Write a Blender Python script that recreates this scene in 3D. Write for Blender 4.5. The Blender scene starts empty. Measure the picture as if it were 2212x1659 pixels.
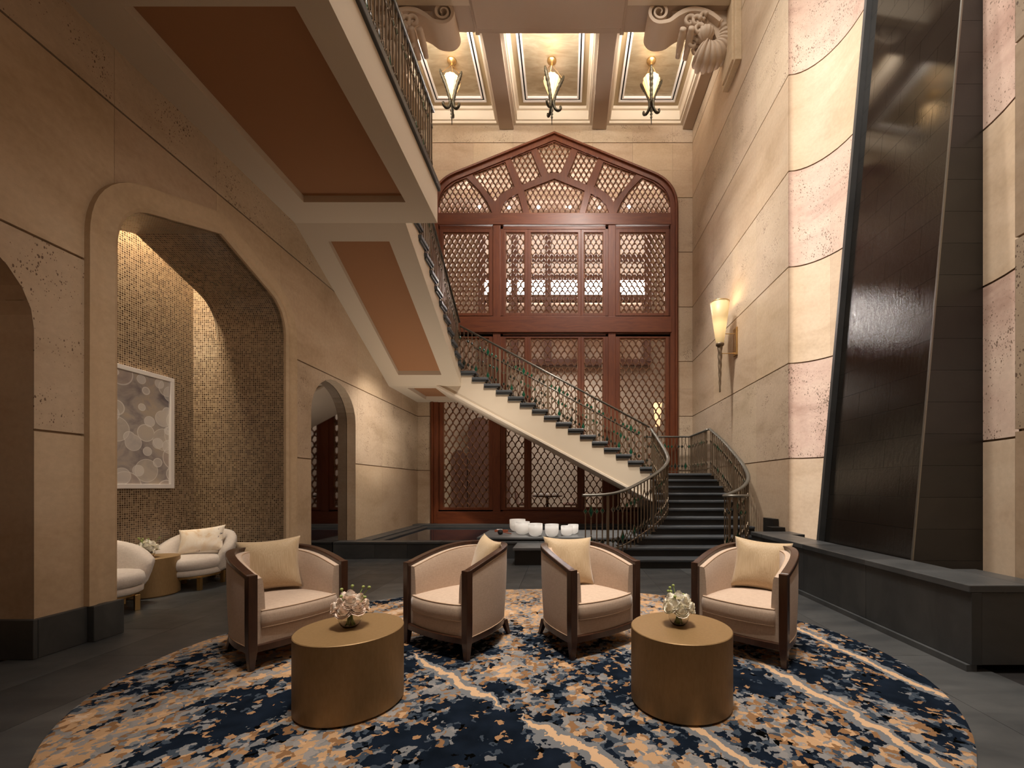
import bpy, bmesh, math, random
from mathutils import Vector, Matrix
from mathutils.geometry import tessellate_polygon

random.seed(7)
scene = bpy.context.scene
COL = scene.collection
PI = math.pi

# ------------------------------------------------------------------ camera
F_PX = 900.0
cam_d = bpy.data.cameras.new('camera')
cam = bpy.data.objects.new('camera', cam_d)
COL.objects.link(cam)
cam.location = (0, 0, 1.35)
cam.rotation_euler = (PI / 2, 0, 0)
cam_d.sensor_fit = 'HORIZONTAL'
cam_d.sensor_width = 36
cam_d.lens = F_PX / 2212 * 36
cam_d.shift_x = (1106 - 1222) / 2212
cam_d.shift_y = (1050 - 829.5) / 2212
cam_d.clip_start = 0.05
cam_d.clip_end = 200
scene.camera = cam

# ------------------------------------------------------------------ world, exposure
world = bpy.data.worlds.new('world')
scene.world = world
world.use_nodes = True
world.node_tree.nodes['Background'].inputs[0].default_value = (0.55, 0.42, 0.32, 1)
world.node_tree.nodes['Background'].inputs[1].default_value = 0.03
scene.view_settings.view_transform = 'Standard'
scene.view_settings.look = 'None'
scene.view_settings.gamma = 1
scene.view_settings.use_curve_mapping = False
scene.view_settings.exposure = 0.0


# ------------------------------------------------------------------ lights of the hall, with added fill
def aim(o, target):
    d = Vector(target) - Vector(o.location)
    o.rotation_euler = d.to_track_quat('-Z', 'Y').to_euler()


def spot(loc, target, power, deg, blend=0.5, color=(1, 0.78, 0.55), size=0.1):
    l = bpy.data.lights.new('spot_light', 'SPOT')  # shared by downlights, uplights and spots added as fill
    l.energy = power; l.spot_size = math.radians(deg); l.spot_blend = blend
    l.color = color; l.shadow_soft_size = size
    o = bpy.data.objects.new('spot_light', l); COL.objects.link(o)
    o.location = loc; aim(o, target)
    return o


def area(loc, target, power, sx, sy, color=(1, 0.78, 0.55), name='area_lamp', spread=180):
    l = bpy.data.lights.new(name, 'AREA')
    l.shape = 'RECTANGLE'; l.size = sx; l.size_y = sy; l.energy = power; l.color = color
    l.spread = math.radians(spread)
    o = bpy.data.objects.new(name, l); COL.objects.link(o)
    o.location = loc; aim(o, target)
    return o


WARM = (1.0, 0.89, 0.76)
SOFT = (1.0, 0.94, 0.86)
# added soft fill, overhead and behind the camera, from no real fixture
area((0.9, 4.2, 12.3), (0.9, 4.2, 0), 420, 3.6, 8.0, SOFT, 'overhead_fill')
area((0.8, -3.0, 9.0), (-0.3, 6.0, 2.5), 30, 5.0, 3.0, SOFT, 'rear_fill')
# downlights over the seating group
for (x, y, tx, ty, p, a) in [(-1.7, 2.2, -2.1, 3.4, 1300, 26), (-0.5, 2.2, -0.9, 3.5, 1300, 26),
                             (0.4, 2.2, 0.4, 3.5, 1300, 26), (1.4, 2.0, 1.5, 3.4, 1500, 26),
                             (-0.2, 1.2, -0.1, 2.6, 1100, 46)]:
    spot((x, y, 10.8), (tx, ty, 0.3), p, a, 0.8, WARM, 0.12)
# wall washers on the sconce wall
for y, p in [(2.6, 900), (5.0, 1050), (7.2, 1400), (9.6, 1400)]:
    spot((0.6, y - 0.4, 12.0), (3.7, y, 4.5), p, 66, 1.0, SOFT, 0.3)
spot((-0.6, 6.4, 11.6), (3.56, 9.0, 2.6), 3000, 44, 1.0, SOFT, 0.3)  # extra spot, added to brighten the lower part of the wall
spot((0.0, 5.4, 11.9), (0.0, 6.0, 0.0), 800, 34, 1.0, SOFT, 0.2)  # not a wall washer: added to lift the floor before the stair
# screen, stair and arcade wall
spot((0.5, 8.0, 11.0), (-0.3, 11.7, 6.5), 1150, 74, 0.9, SOFT, 0.2)
spot((0.6, 3.6, 11.8), (-0.2, 9.9, 2.4), 4600, 34, 0.9, WARM, 0.2)
spot((0.2, 5.6, 11.8), (0.0, 8.2, 0.4), 2200, 13, 0.8, SOFT, 0.1)  # narrow spot put in to brighten the white bowls
spot((-2.95, 10.7, 3.66), (-3.75, 10.9, 0.4), 200, 120, 1.0, WARM, 0.06)  # unseen spot under the landing, put in to brighten the corner wall
spot((-2.7, 8.3, 4.36), (-4.1, 9.2, 1.6), 300, 80, 1.0, WARM, 0.06)  # likewise added under the top flight for the lower left wall
spot((3.2, 1.4, 5.2), (-4.1, 5.6, 2.1), 620, 42, 1.0, WARM, 0.25)  # made-up low spot out of view, fills the arcade wall below the gallery
# uplights at the pool wash the stair soffits
spot((-2.2, 8.6, 0.45), (-3.2, 9.4, 4.2), 230, 110, 1.0, WARM, 0.1)
spot((-1.6, 6.6, 0.3), (-3.2, 6.2, 5.4), 8, 80, 1.0, WARM, 0.2)


# ------------------------------------------------------------------ mesh helpers
class MB:
    def __init__(self):
        self.v = []; self.f = []; self.uv = None

    def add(self, vs, fs):
        n = len(self.v)
        self.v += [tuple(p) for p in vs]
        self.f += [tuple(i + n for i in f) for f in fs]
        return self

    def box(self, x0, x1, y0, y1, z0, z1):
        vs = [(x, y, z) for z in (z0, z1) for y in (y0, y1) for x in (x0, x1)]
        return self.add(vs, [(0, 2, 3, 1), (4, 5, 7, 6), (0, 1, 5, 4), (2, 6, 7, 3), (0, 4, 6, 2), (1, 3, 7, 5)])

    def prism(self, poly, axis, a, b, capa=True, capb=True):
        def P(u, v, w):
            return {'x': (w, u, v), 'y': (u, w, v), 'z': (u, v, w)}[axis]
        n = len(poly)
        vs = [P(u, v, a) for u, v in poly] + [P(u, v, b) for u, v in poly]
        fs = [(i, (i + 1) % n, n + (i + 1) % n, n + i) for i in range(n)]
        if capa: fs.append(tuple(range(n - 1, -1, -1)))
        if capb: fs.append(tuple(range(n, 2 * n)))
        return self.add(vs, fs)

    def plate(self, polys, axis, a, b):
        """outer polygon with holes, extruded from a to b"""
        def P(u, v, w):
            return {'x': (w, u, v), 'y': (u, w, v), 'z': (u, v, w)}[axis]
        flat = [p for poly in polys for p in poly]
        tris = tessellate_polygon([[Vector((p[0], p[1], 0)) for p in poly] for poly in polys])
        n = len(flat)
        vs = [P(u, v, a) for u, v in flat] + [P(u, v, b) for u, v in flat]
        fs = [tuple(t) for t in tris] + [tuple(i + n for i in reversed(t)) for t in tris]
        k = 0
        for poly in polys:
            m = len(poly)
            fs += [(k + i, k + (i + 1) % m, n + k + (i + 1) % m, n + k + i) for i in range(m)]
            k += m
        return self.add(vs, fs)

    def tube(self, pts, r, n=8, cap=True, closed=False):
        pts = [Vector(p) for p in pts]
        m = len(pts)
        rr = r if isinstance(r, (list, tuple)) else [r] * m
        vs = []; fs = []
        up = None
        for i, p in enumerate(pts):
            a = pts[(i - 1) % m] if (closed or i > 0) else p
            b = pts[(i + 1) % m] if (closed or i < m - 1) else p
            t = (b - a)
            t = t.normalized() if t.length > 1e-9 else Vector((0, 0, 1))
            if up is None:
                up = Vector((0, 0, 1)) if abs(t.z) < 0.9 else Vector((1, 0, 0))
            s = t.cross(up)
            if s.length < 1e-6: s = t.orthogonal()
            s.normalize(); up = s.cross(t).normalized()
            for k in range(n):
                an = 2 * PI * k / n
                vs.append(p + (s * math.cos(an) + up * math.sin(an)) * rr[i])
        segs = m if closed else m - 1
        for i in range(segs):
            j = (i + 1) % m
            for k in range(n):
                fs.append((i * n + k, i * n + (k + 1) % n, j * n + (k + 1) % n, j * n + k))
        if cap and not closed:
            fs.append(tuple(range(n - 1, -1, -1)))
            fs.append(tuple((m - 1) * n + k for k in range(n)))
        return self.add(vs, fs)

    def sweep(self, pts, sec, cap=True, closed=False):
        """section (a across horizontally, b up) swept along a path; it stays upright"""
        pts = [Vector(p) for p in pts]
        m = len(pts); n = len(sec); vs = []; fs = []
        for i, p in enumerate(pts):
            a = pts[(i - 1) % m] if (closed or i > 0) else p
            b = pts[(i + 1) % m] if (closed or i < m - 1) else p
            t = b - a; t.z = 0
            t.normalize()
            s = Vector((t.y, -t.x, 0))
            for (x, z) in (sec(i) if callable(sec) else sec):
                vs.append(p + s * x + Vector((0, 0, z)))
        n = len(vs) // m
        for i in range(m if closed else m - 1):
            j = (i + 1) % m
            for k in range(n):
                fs.append((i * n + k, i * n + (k + 1) % n, j * n + (k + 1) % n, j * n + k))
        if cap and not closed:
            fs.append(tuple(range(n - 1, -1, -1)))
            fs.append(tuple((m - 1) * n + k for k in range(n)))
        return self.add(vs, fs)

    def loft(self, rings, cap=True, closed=True):
        n = len(rings[0]); vs = [p for r in rings for p in r]; fs = []
        for i in range(len(rings) - 1):
            for k in range(n if closed else n - 1):
                fs.append((i * n + k, i * n + (k + 1) % n, (i + 1) * n + (k + 1) % n, (i + 1) * n + k))
        if cap:
            fs.append(tuple(range(n - 1, -1, -1)))
            fs.append(tuple((len(rings) - 1) * n + k for k in range(n)))
        return self.add(vs, fs)

    def lathe(self, prof, n=32, c=(0, 0, 0), cap=True, rfun=None):
        rings = []
        for r, z in prof:
            rings.append([(c[0] + (r if rfun is None else rfun(r, z, 2 * PI * k / n)) * math.cos(2 * PI * k / n),
                           c[1] + (r if rfun is None else rfun(r, z, 2 * PI * k / n)) * math.sin(2 * PI * k / n),
                           c[2] + z) for k in range(n)])
        return self.loft(rings, cap)

    def xform(self, M, start=0):
        self.v[start:] = [tuple(M @ Vector(p)) for p in self.v[start:]]
        return self

    def mesh(self, name, mat=None, smooth=False):
        me = bpy.data.meshes.new(name)
        me.from_pydata(self.v, [], self.f)
        bm = bmesh.new(); bm.from_mesh(me)
        bmesh.ops.recalc_face_normals(bm, faces=bm.faces)
        bm.to_mesh(me); bm.free()
        if smooth:
            for p in me.polygons: p.use_smooth = True
        if mat: me.materials.append(mat)
        return me

    def build(self, name, mat=None, parent=None, smooth=False, bevel=0.0, seg=2, angle=None):
        o = bpy.data.objects.new(name, self.mesh(name, mat, smooth or angle is not None))
        COL.objects.link(o)
        if parent: o.parent = parent
        if bevel:
            m = o.modifiers.new('bevel', 'BEVEL'); m.width = bevel; m.segments = seg
            m.limit_method = 'ANGLE'; m.angle_limit = math.radians(35)
        if angle is not None:
            try:
                o.data.set_sharp_from_angle(angle=math.radians(angle))
            except Exception:
                pass
        return o


def tag(o, label=None, cat=None, group=None, kind=None):
    if label: o['label'] = label
    if cat: o['category'] = cat
    if group: o['group'] = group
    if kind: o['kind'] = kind
    return o


def thing(name, loc=(0, 0, 0), rz=0.0, label=None, cat=None, group=None, kind=None):
    o = bpy.data.objects.new(name, None); COL.objects.link(o)
    o.empty_display_size = 0.1
    o.location = loc; o.rotation_euler = (0, 0, rz)
    return tag(o, label, cat, group, kind)


KIDS = {}


def children_of(o):
    return [c for c in bpy.data.objects if c.parent == o]


def copy_tree(o, parent=None):
    c = o.copy(); COL.objects.link(c)
    c.parent = parent
    for ch in children_of(o):
        copy_tree(ch, c)
    return c


def obj(name, me, parent, loc=(0, 0, 0), rz=0.0):
    o = bpy.data.objects.new(name, me); COL.objects.link(o)
    o.parent = parent; o.location = loc; o.rotation_euler = (0, 0, rz)
    return o


def catmull(pts, n=8):
    pts = [Vector(p) for p in pts]
    out = []
    for i in range(len(pts) - 1):
        p0 = pts[max(i - 1, 0)]; p1 = pts[i]; p2 = pts[i + 1]; p3 = pts[min(i + 2, len(pts) - 1)]
        for k in range(n):
            t = k / n
            out.append(0.5 * ((2 * p1) + (p2 - p0) * t + (2 * p0 - 5 * p1 + 4 * p2 - p3) * t * t
                              + (3 * p1 - p0 - 3 * p2 + p3) * t ** 3))
    out.append(pts[-1])
    return out


def half_clip(poly, a, b, keep_left):
    """clip a convex polygon with the line a->b"""
    out = []
    def side(p):
        s = (b[0] - a[0]) * (p[1] - a[1]) - (b[1] - a[1]) * (p[0] - a[0])
        return s if keep_left else -s
    n = len(poly)
    for i in range(n):
        p, q = poly[i], poly[(i + 1) % n]
        sp, sq = side(p), side(q)
        if sp >= 0: out.append(p)
        if (sp > 0 and sq < 0) or (sp < 0 and sq > 0):
            t = sp / (sp - sq)
            out.append((p[0] + (q[0] - p[0]) * t, p[1] + (q[1] - p[1]) * t))
    return out


def area2(poly):
    return 0.5 * sum(poly[i][0] * poly[(i + 1) % len(poly)][1] - poly[(i + 1) % len(poly)][0] * poly[i][1]
                     for i in range(len(poly)))


def subtract(polys, hole):
    """convex polygons minus a convex hole"""
    if area2(hole) < 0: hole = hole[::-1]
    hx0 = min(p[0] for p in hole); hx1 = max(p[0] for p in hole)
    hz0 = min(p[1] for p in hole); hz1 = max(p[1] for p in hole)
    res = []
    for poly in polys:
        if (max(p[0] for p in poly) <= hx0 or min(p[0] for p in poly) >= hx1
                or max(p[1] for p in poly) <= hz0 or min(p[1] for p in poly) >= hz1):
            res.append(poly); continue
        rest = poly
        for i in range(len(hole)):
            a, b = hole[i], hole[(i + 1) % len(hole)]
            outp = half_clip(rest, a, b, False)
            if len(outp) > 2 and abs(area2(outp)) > 1e-4: res.append(outp)
            rest = half_clip(rest, a, b, True)
            if len(rest) < 3: break
    return res


def inside(p, poly):
    x, y = p; c = False; n = len(poly); j = n - 1
    for i in range(n):
        xi, yi = poly[i]; xj, yj = poly[j]
        if (yi > y) != (yj > y) and x < (xj - xi) * (y - yi) / (yj - yi) + xi: c = not c
        j = i
    return c


def arch_pts(w, zs, za, xs, zsh, n=8):
    """right half of the four-centred arch from the springing up to the apex, (x, z)"""
    slope = (za - zsh) / xs
    zc = za - slope * w
    pts = []
    for i in range(n + 1):
        t = i / n
        pts.append(((1 - t) ** 2 * w + 2 * t * (1 - t) * w + t * t * xs,
                    (1 - t) ** 2 * zs + 2 * t * (1 - t) * zc + t * t * zsh))
    pts.append((0, za))
    return pts


def arch_poly(c, w, z0, zs, za, xs, zsh, n=8):
    r = arch_pts(w, zs, za, xs, zsh, n)
    return [(c - w, z0), (c + w, z0)] + [(c + x, z) for x, z in r] + [(c - x, z) for x, z in r[-2::-1]]


def round_poly(c, w, z0, zs, za, n=14):
    return [(c - w, z0), (c + w, z0)] + [(c + w * math.cos(PI * i / n), zs + (za - zs) * math.sin(PI * i / n)) for i in range(n + 1)]


# ------------------------------------------------------------------ material helpers
class NT:
    def __init__(self, name):
        self.m = bpy.data.materials.new(name)
        self.m.use_nodes = True
        self.t = self.m.node_tree
        self.b = self.t.nodes['Principled BSDF']

    def n(self, typ, **kw):
        nd = self.t.nodes.new(typ)
        for k, v in kw.items():
            if k.startswith('i_'):
                key = k[2:]
                nd.inputs[int(key) if key.isdigit() else key.replace('_', ' ')].default_value = v
            else:
                setattr(nd, k, v)
        return nd

    def l(self, a, b):
        self.t.links.new(a, b)

    def set(self, **kw):
        for k, v in kw.items():
            key = k.replace('_', ' ')
            if key in self.b.inputs: self.b.inputs[key].default_value = v
        return self

    def pos(self, scale=(1, 1, 1), rot=(0, 0, 0), src='pos'):
        if src == 'pos':
            g = self.n('ShaderNodeNewGeometry').outputs['Position']
        elif src == 'uv':
            g = self.n('ShaderNodeUVMap').outputs[0]
        else:
            g = self.n('ShaderNodeTexCoord').outputs['Object']
        mp = self.n('ShaderNodeMapping')
        mp.inputs['Scale'].default_value = scale
        mp.inputs['Rotation'].default_value = rot
        self.l(g, mp.inputs['Vector'])
        return mp.outputs[0]

    def noise(self, vec, scale=1.0, detail=3.0, rough=0.5, dist=0.0):
        nd = self.n('ShaderNodeTexNoise')
        nd.inputs['Scale'].default_value = scale
        nd.inputs['Detail'].default_value = detail
        nd.inputs['Roughness'].default_value = rough
        nd.inputs['Distortion'].default_value = dist
        if vec is not None: self.l(vec, nd.inputs['Vector'])
        return nd.outputs['Fac']

    def ramp(self, fac, stops, interp='LINEAR'):
        r = self.n('ShaderNodeValToRGB')
        r.color_ramp.interpolation = interp
        e = r.color_ramp.elements
        while len(e) < len(stops): e.new(0.5)
        for k, (p, c) in enumerate(stops):
            e[k].position = p
            e[k].color = (c[0], c[1], c[2], 1) if not isinstance(c, float) else (c, c, c, 1)
        self.l(fac, r.inputs['Fac'])
        return r.outputs['Color']

    def math(self, op, a, b=None, c=None, clamp=False):
        m = self.n('ShaderNodeMath', operation=op, use_clamp=clamp)
        for i, x in enumerate((a, b, c)):
            if x is None: continue
            if isinstance(x, (int, float)): m.inputs[i].default_value = x
            else: self.l(x, m.inputs[i])
        return m.outputs[0]

    def mix(self, fac, a, b, blend='MIX'):
        m = self.n('ShaderNodeMix', data_type='RGBA', blend_type=blend)
        for i, x in ((0, fac), (6, a), (7, b)):
            if isinstance(x, (int, float)): m.inputs[i].default_value = x
            elif isinstance(x, tuple): m.inputs[i].default_value = (x[0], x[1], x[2], 1)
            else: self.l(x, m.inputs[i])
        return m.outputs[2]

    def bump(self, h, strength=0.3, dist=0.01):
        b = self.n('ShaderNodeBump')
        b.inputs['Strength'].default_value = strength
        b.inputs['Distance'].default_value = dist
        self.l(h, b.inputs['Height'])
        self.l(b.outputs[0], self.b.inputs['Normal'])
        return b

    def color(self, c):
        self.l(c, self.b.inputs['Base Color'])
        return self

    def rand(self):
        return self.n('ShaderNodeObjectInfo').outputs['Random']


def plain(name, col, rough=0.6, metal=0.0, spec=0.5, **kw):
    m = NT(name)
    m.set(Base_Color=(col[0], col[1], col[2], 1), Roughness=rough, Metallic=metal, Specular_IOR_Level=spec, **kw)
    return m.m


def emit(name, col, s, base=None):
    m = NT(name)
    m.set(Base_Color=((base or col) + (1,)), Emission_Color=(col + (1,)), Emission_Strength=s, Roughness=0.5)
    return m.m


def stone(name, a, b, c, pits, density=0.5, tint=0.055):
    m = NT(name)
    v1 = m.pos((0.55, 0.55, 1.3), (0.25, 0.18, 0))
    n1 = m.noise(v1, 1.3, 5, 0.62, 0.5)
    base = m.ramp(n1, [(0.30, a), (0.5, b), (0.72, c)])
    v2 = m.pos((5, 5, 5))
    n2 = m.noise(v2, 4.0, 4, 0.6)
    base = m.mix(0.25, base, m.ramp(n2, [(0.3, (0.62, 0.58, 0.54)), (0.7, (1.12, 1.1, 1.08))]), 'MULTIPLY')
    r = m.rand()
    hv = m.n('ShaderNodeHueSaturation')
    m.l(base, hv.inputs['Color'])
    m.l(m.math('MULTIPLY_ADD', r, tint * 1.6, 1 - tint), hv.inputs['Value'])
    m.l(m.math('MULTIPLY_ADD', r, 0.006, 0.497), hv.inputs['Hue'])
    col = hv.outputs[0]
    if pits:
        vp = m.pos((1, 1, 0.55), (0.5, 0.5, 0))
        vo = m.n('ShaderNodeTexVoronoi', i_Scale=32.0, i_Randomness=1.0)
        wob = m.n('ShaderNodeMix', data_type='VECTOR')
        m.l(vp, vo.inputs['Vector'])
        fine = m.noise(m.pos((1, 1, 1)), 70, 3, 0.6)
        d = m.math('ADD', vo.outputs['Distance'], m.math('MULTIPLY', m.math('SUBTRACT', fine, 0.5), 0.32))
        patch = m.noise(m.pos((1, 1, 1)), 2.6, 3, 0.65)
        thr = m.math('MULTIPLY', m.math('SUBTRACT', patch, 0.50 - 0.45 * density), 0.85)
        pit = m.math('LESS_THAN', d, thr)
        vo2 = m.n('ShaderNodeTexVoronoi', i_Scale=58.0, i_Randomness=1.0); m.l(vp, vo2.inputs['Vector'])
        pit = m.math('MAXIMUM', pit, m.math('LESS_THAN', vo2.outputs['Distance'], thr))
        col = m.mix(pit, col, (0.17, 0.11, 0.075))
        h = m.math('SUBTRACT', m.math('MULTIPLY', n2, 0.25), pit)
        m.bump(h, 0.5, 0.012)
    else:
        m.bump(n2, 0.12, 0.004)
    m.color(col)
    m.set(Roughness=0.62, Specular_IOR_Level=0.3)
    return m.m


MAT = {}
MAT['stone_s'] = stone('honed_travertine', (0.44, 0.318, 0.205), (0.525, 0.39, 0.268), (0.585, 0.455, 0.325), False)
MAT['stone_p'] = stone('pitted_travertine', (0.43, 0.325, 0.22), (0.53, 0.41, 0.295), (0.58, 0.46, 0.34), True, 0.30)
MAT['stone_pink'] = stone('pink_pitted_travertine', (0.36, 0.22, 0.165), (0.54, 0.38, 0.30), (0.62, 0.47, 0.37), True, 0.40)
MAT['stone_j'] = plain('joint_stone', (0.40, 0.29, 0.19), 0.8)
MAT['stone_trim'] = stone('smooth_trim_stone', (0.47, 0.345, 0.215), (0.55, 0.41, 0.265), (0.58, 0.44, 0.295), False, tint=0.05)


def slate(name, a, b, rough=0.42, wet=False):
    m = NT(name)
    n1 = m.noise(m.pos((0.7, 2.2, 1.0), (0, 0, 0.4)), 1.6, 5, 0.6, 0.6)
    col = m.ramp(n1, [(0.3, a), (0.72, b)])
    r = m.rand()
    hv = m.n('ShaderNodeHueSaturation'); m.l(col, hv.inputs['Color'])
    m.l(m.math('MULTIPLY_ADD', r, 0.55, 0.72), hv.inputs['Value'])
    m.color(hv.outputs[0])
    rr = m.noise(m.pos((1, 1, 1)), 5, 3)
    m.l(m.math('MULTIPLY_ADD', rr, 0.25, rough - 0.12), m.b.inputs['Roughness'])
    m.bump(m.noise(m.pos((1, 1, 1)), 26, 4, 0.6), 0.12, 0.004)
    return m.m


MAT['slate'] = slate('dark_slate', (0.032, 0.034, 0.036), (0.070, 0.071, 0.070))
MAT['slate_edge'] = slate('slate_coping', (0.040, 0.043, 0.045), (0.075, 0.077, 0.078), 0.36)
MAT['slate_step'] = slate('slate_tread', (0.045, 0.050, 0.056), (0.085, 0.09, 0.096), 0.40)
MAT['slate_pale'] = slate('pale_slate_slab', (0.085, 0.09, 0.094), (0.15, 0.155, 0.16), 0.34)
MAT['slate_black'] = slate('black_slate', (0.010, 0.009, 0.008), (0.022, 0.018, 0.015), 0.40)
MAT['cream'] = plain('cream_plaster', (0.62, 0.52, 0.40), 0.75, spec=0.2)
MAT['cream_white'] = plain('pale_cream_plaster', (0.72, 0.62, 0.50), 0.7, spec=0.2)
MAT['beam'] = plain('taupe_beam_plaster', (0.46, 0.36, 0.28), 0.75, spec=0.2)
MAT['terracotta'] = plain('terracotta_plaster', (0.36, 0.18, 0.09), 0.8, spec=0.15)


def wet_tile():
    m = NT('wet_black_slate')
    n1 = m.noise(m.pos((1, 1, 1)), 2.0, 4, 0.6)
    col = m.ramp(n1, [(0.3, (0.010, 0.009, 0.008)), (0.7, (0.020, 0.017, 0.014))])
    m.color(col)
    fall = m.noise(m.pos((1, 7.0, 2.2)), 4.0, 6, 0.72, 0.8)
    fine = m.noise(m.pos((1, 1.6, 1.0)), 38.0, 4, 0.65, 0.5)
    h = m.math('ADD', m.math('MULTIPLY', fall, 0.6), m.math('MULTIPLY', fine, 0.5))
    sz_ = m.n('ShaderNodeSeparateXYZ'); m.l(m.pos((1, 1, 1)), sz_.inputs[0])
    amp = m.n('ShaderNodeMapRange', interpolation_type='SMOOTHSTEP')
    amp.inputs['From Min'].default_value = 5.6; amp.inputs['From Max'].default_value = 3.6
    amp.inputs['To Min'].default_value = 0.06; amp.inputs['To Max'].default_value = 1.0
    m.l(sz_.outputs[2], amp.inputs['Value'])
    m.bump(m.math('MULTIPLY', h, amp.outputs[0]), 0.10, 0.02)
    m.set(Roughness=0.06, Specular_IOR_Level=0.8)
    return m.m


MAT['wet'] = wet_tile()


def mosaic():
    m = NT('gold_glass_mosaic')
    uv = m.pos((1 / 0.0274, 1 / 0.0274, 1), src='uv')
    fr = m.n('ShaderNodeVectorMath', operation='FRACTION'); m.l(uv, fr.inputs[0])
    fl = m.n('ShaderNodeVectorMath', operation='FLOOR'); m.l(uv, fl.inputs[0])
    sep = m.n('ShaderNodeSeparateXYZ'); m.l(fr.outputs[0], sep.inputs[0])
    dx = m.math('ABSOLUTE', m.math('SUBTRACT', sep.outputs[0], 0.5))
    dy = m.math('ABSOLUTE', m.math('SUBTRACT', sep.outputs[1], 0.5))
    edge = m.math('MAXIMUM', dx, dy)
    tile = m.math('LESS_THAN', edge, 0.405)
    wn = m.n('ShaderNodeTexWhiteNoise', noise_dimensions='2D'); m.l(fl.outputs[0], wn.inputs['Vector'])
    col = m.ramp(wn.outputs['Value'], [(0.0, (0.050, 0.024, 0.010)), (0.22, (0.095, 0.052, 0.025)), (0.46, (0.145, 0.088, 0.047)),
                                       (0.68, (0.19, 0.122, 0.072)), (0.88, (0.25, 0.165, 0.098))], 'CONSTANT')
    col = m.mix(tile, (0.42, 0.33, 0.225), col)
    m.color(col)
    m.l(m.math('MULTIPLY_ADD', tile, -0.45, 0.72), m.b.inputs['Roughness'])
    wn2 = m.n('ShaderNodeTexWhiteNoise', noise_dimensions='2D')
    sh = m.n('ShaderNodeVectorMath', operation='ADD', i_1=(17.3, 5.1, 0)); m.l(fl.outputs[0], sh.inputs[0]); m.l(sh.outputs[0], wn2.inputs['Vector'])
    tilt = m.math('MULTIPLY', m.math('SUBTRACT', wn2.outputs['Value'], 0.5), sep.outputs[0])
    h = m.math('ADD', m.math('MULTIPLY', tile, 0.5), m.math('MULTIPLY', tilt, 0.35))
    m.bump(h, 0.5, 0.004)
    m.set(Specular_IOR_Level=0.6)
    return m.m


MAT['mosaic'] = mosaic()


def wood(name, a, b, rough=0.35, scale=(1, 1, 0.12), src='pos', coat=0.2):
    m = NT(name)
    v = m.pos(scale, src=src)
    g = m.noise(v, 14, 4, 0.6, 1.2)
    m.color(m.ramp(g, [(0.3, a), (0.7, b)]))
    m.set(Roughness=rough, Coat_Weight=coat, Coat_Roughness=0.25)
    m.bump(g, 0.06, 0.003)
    return m.m


MAT['mahogany'] = wood('red_mahogany', (0.105, 0.021, 0.004), (0.172, 0.040, 0.008), 0.5, coat=0.03)
MAT['mahogany_h'] = wood('red_mahogany_rails', (0.105, 0.021, 0.004), (0.172, 0.040, 0.008), 0.5, (0.12, 1, 1), coat=0.03)
MAT['lattice'] = wood('lattice_wood', (0.17, 0.068, 0.028), (0.27, 0.118, 0.050), 0.65, coat=0.0)
MAT['walnut'] = wood('dark_walnut', (0.022, 0.0075, 0.0035), (0.052, 0.019, 0.009), 0.30, (1, 1, 0.2), 'obj', 0.4)
MAT['bronze'] = plain('aged_bronze', (0.175, 0.125, 0.08), 0.45, 0.55)
MAT['rail'] = plain('brushed_iron_rail', (0.20, 0.19, 0.165), 0.36, 0.75)
MAT['brass'] = plain('brushed_brass', (0.50, 0.32, 0.13), 0.34, 0.95)
MAT['green_glass'] = plain('emerald_glass', (0.004, 0.105, 0.055), 0.08, 0, 0.9, Transmission_Weight=0.35)
MAT['dark_glass'] = plain('smoked_glass', (0.010, 0.018, 0.014), 0.1, 0, 0.9)


def bronze_table():
    m = NT('satin_bronze')
    g = m.noise(m.pos((1, 1, 0.3), src='obj'), 60, 3, 0.6)
    m.color(m.ramp(g, [(0.3, (0.26, 0.160, 0.068)), (0.7, (0.305, 0.19, 0.084))]))
    m.set(Metallic=0.45, Roughness=0.48)
    return m.m


MAT['table'] = bronze_table()


def fabric(name, a, b, s=260, rough=0.9, stretch=(1, 1, 0.18), sheen=0.25, cross=0.5):
    m = NT(name)
    w = m.noise(m.pos(stretch, src='obj'), s, 2, 0.5)
    w2 = m.noise(m.pos((stretch[2], stretch[2], stretch[0]), src='obj'), s, 2, 0.5)
    f = m.math('ADD', m.math('MULTIPLY', w, 1 - cross), m.math('MULTIPLY', w2, cross))
    m.color(m.ramp(f, [(0.36, a), (0.64, b)]))
    m.bump(f, 0.25, 0.002)
    m.set(Roughness=rough, Sheen_Weight=sheen, Specular_IOR_Level=0.2)
    return m.m


MAT['linen'] = fabric('blush_linen', (0.47, 0.35, 0.265), (0.56, 0.43, 0.335), 190)
MAT['piping'] = plain('linen_piping', (0.50, 0.35, 0.24), 0.85)
MAT['gold_silk'] = fabric('gold_silk', (0.45, 0.325, 0.19), (0.54, 0.405, 0.26), 290, 0.5, (1.0, 1.0, 0.03), 0.3, 0.0)
MAT['white_boucle'] = fabric('pale_grey_wool', (0.50, 0.43, 0.375), (0.60, 0.53, 0.47), 150)
MAT['ceramic'] = plain('frosted_quartz', (0.95, 0.93, 0.91), 0.45, 0, 0.4, Subsurface_Weight=0.8, Subsurface_Scale=0.10, Subsurface_Radius=(1, 1, 1))
MAT['glass'] = plain('clear_glass', (0.95, 0.95, 0.93), 0.02, 0, 0.5, Transmission_Weight=1.0, IOR=1.45)
MAT['stem'] = plain('green_stem', (0.16, 0.24, 0.045), 0.55)
MAT['bud'] = plain('green_bud', (0.30, 0.36, 0.10), 0.6)
MAT['white_frame'] = plain('white_lacquer', (0.80, 0.76, 0.74), 0.4)
MAT['matt_black'] = plain('matt_black', (0.012, 0.010, 0.010), 0.7)
MAT['red_wood'] = plain('red_wood', (0.30, 0.07, 0.03), 0.45)
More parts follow.
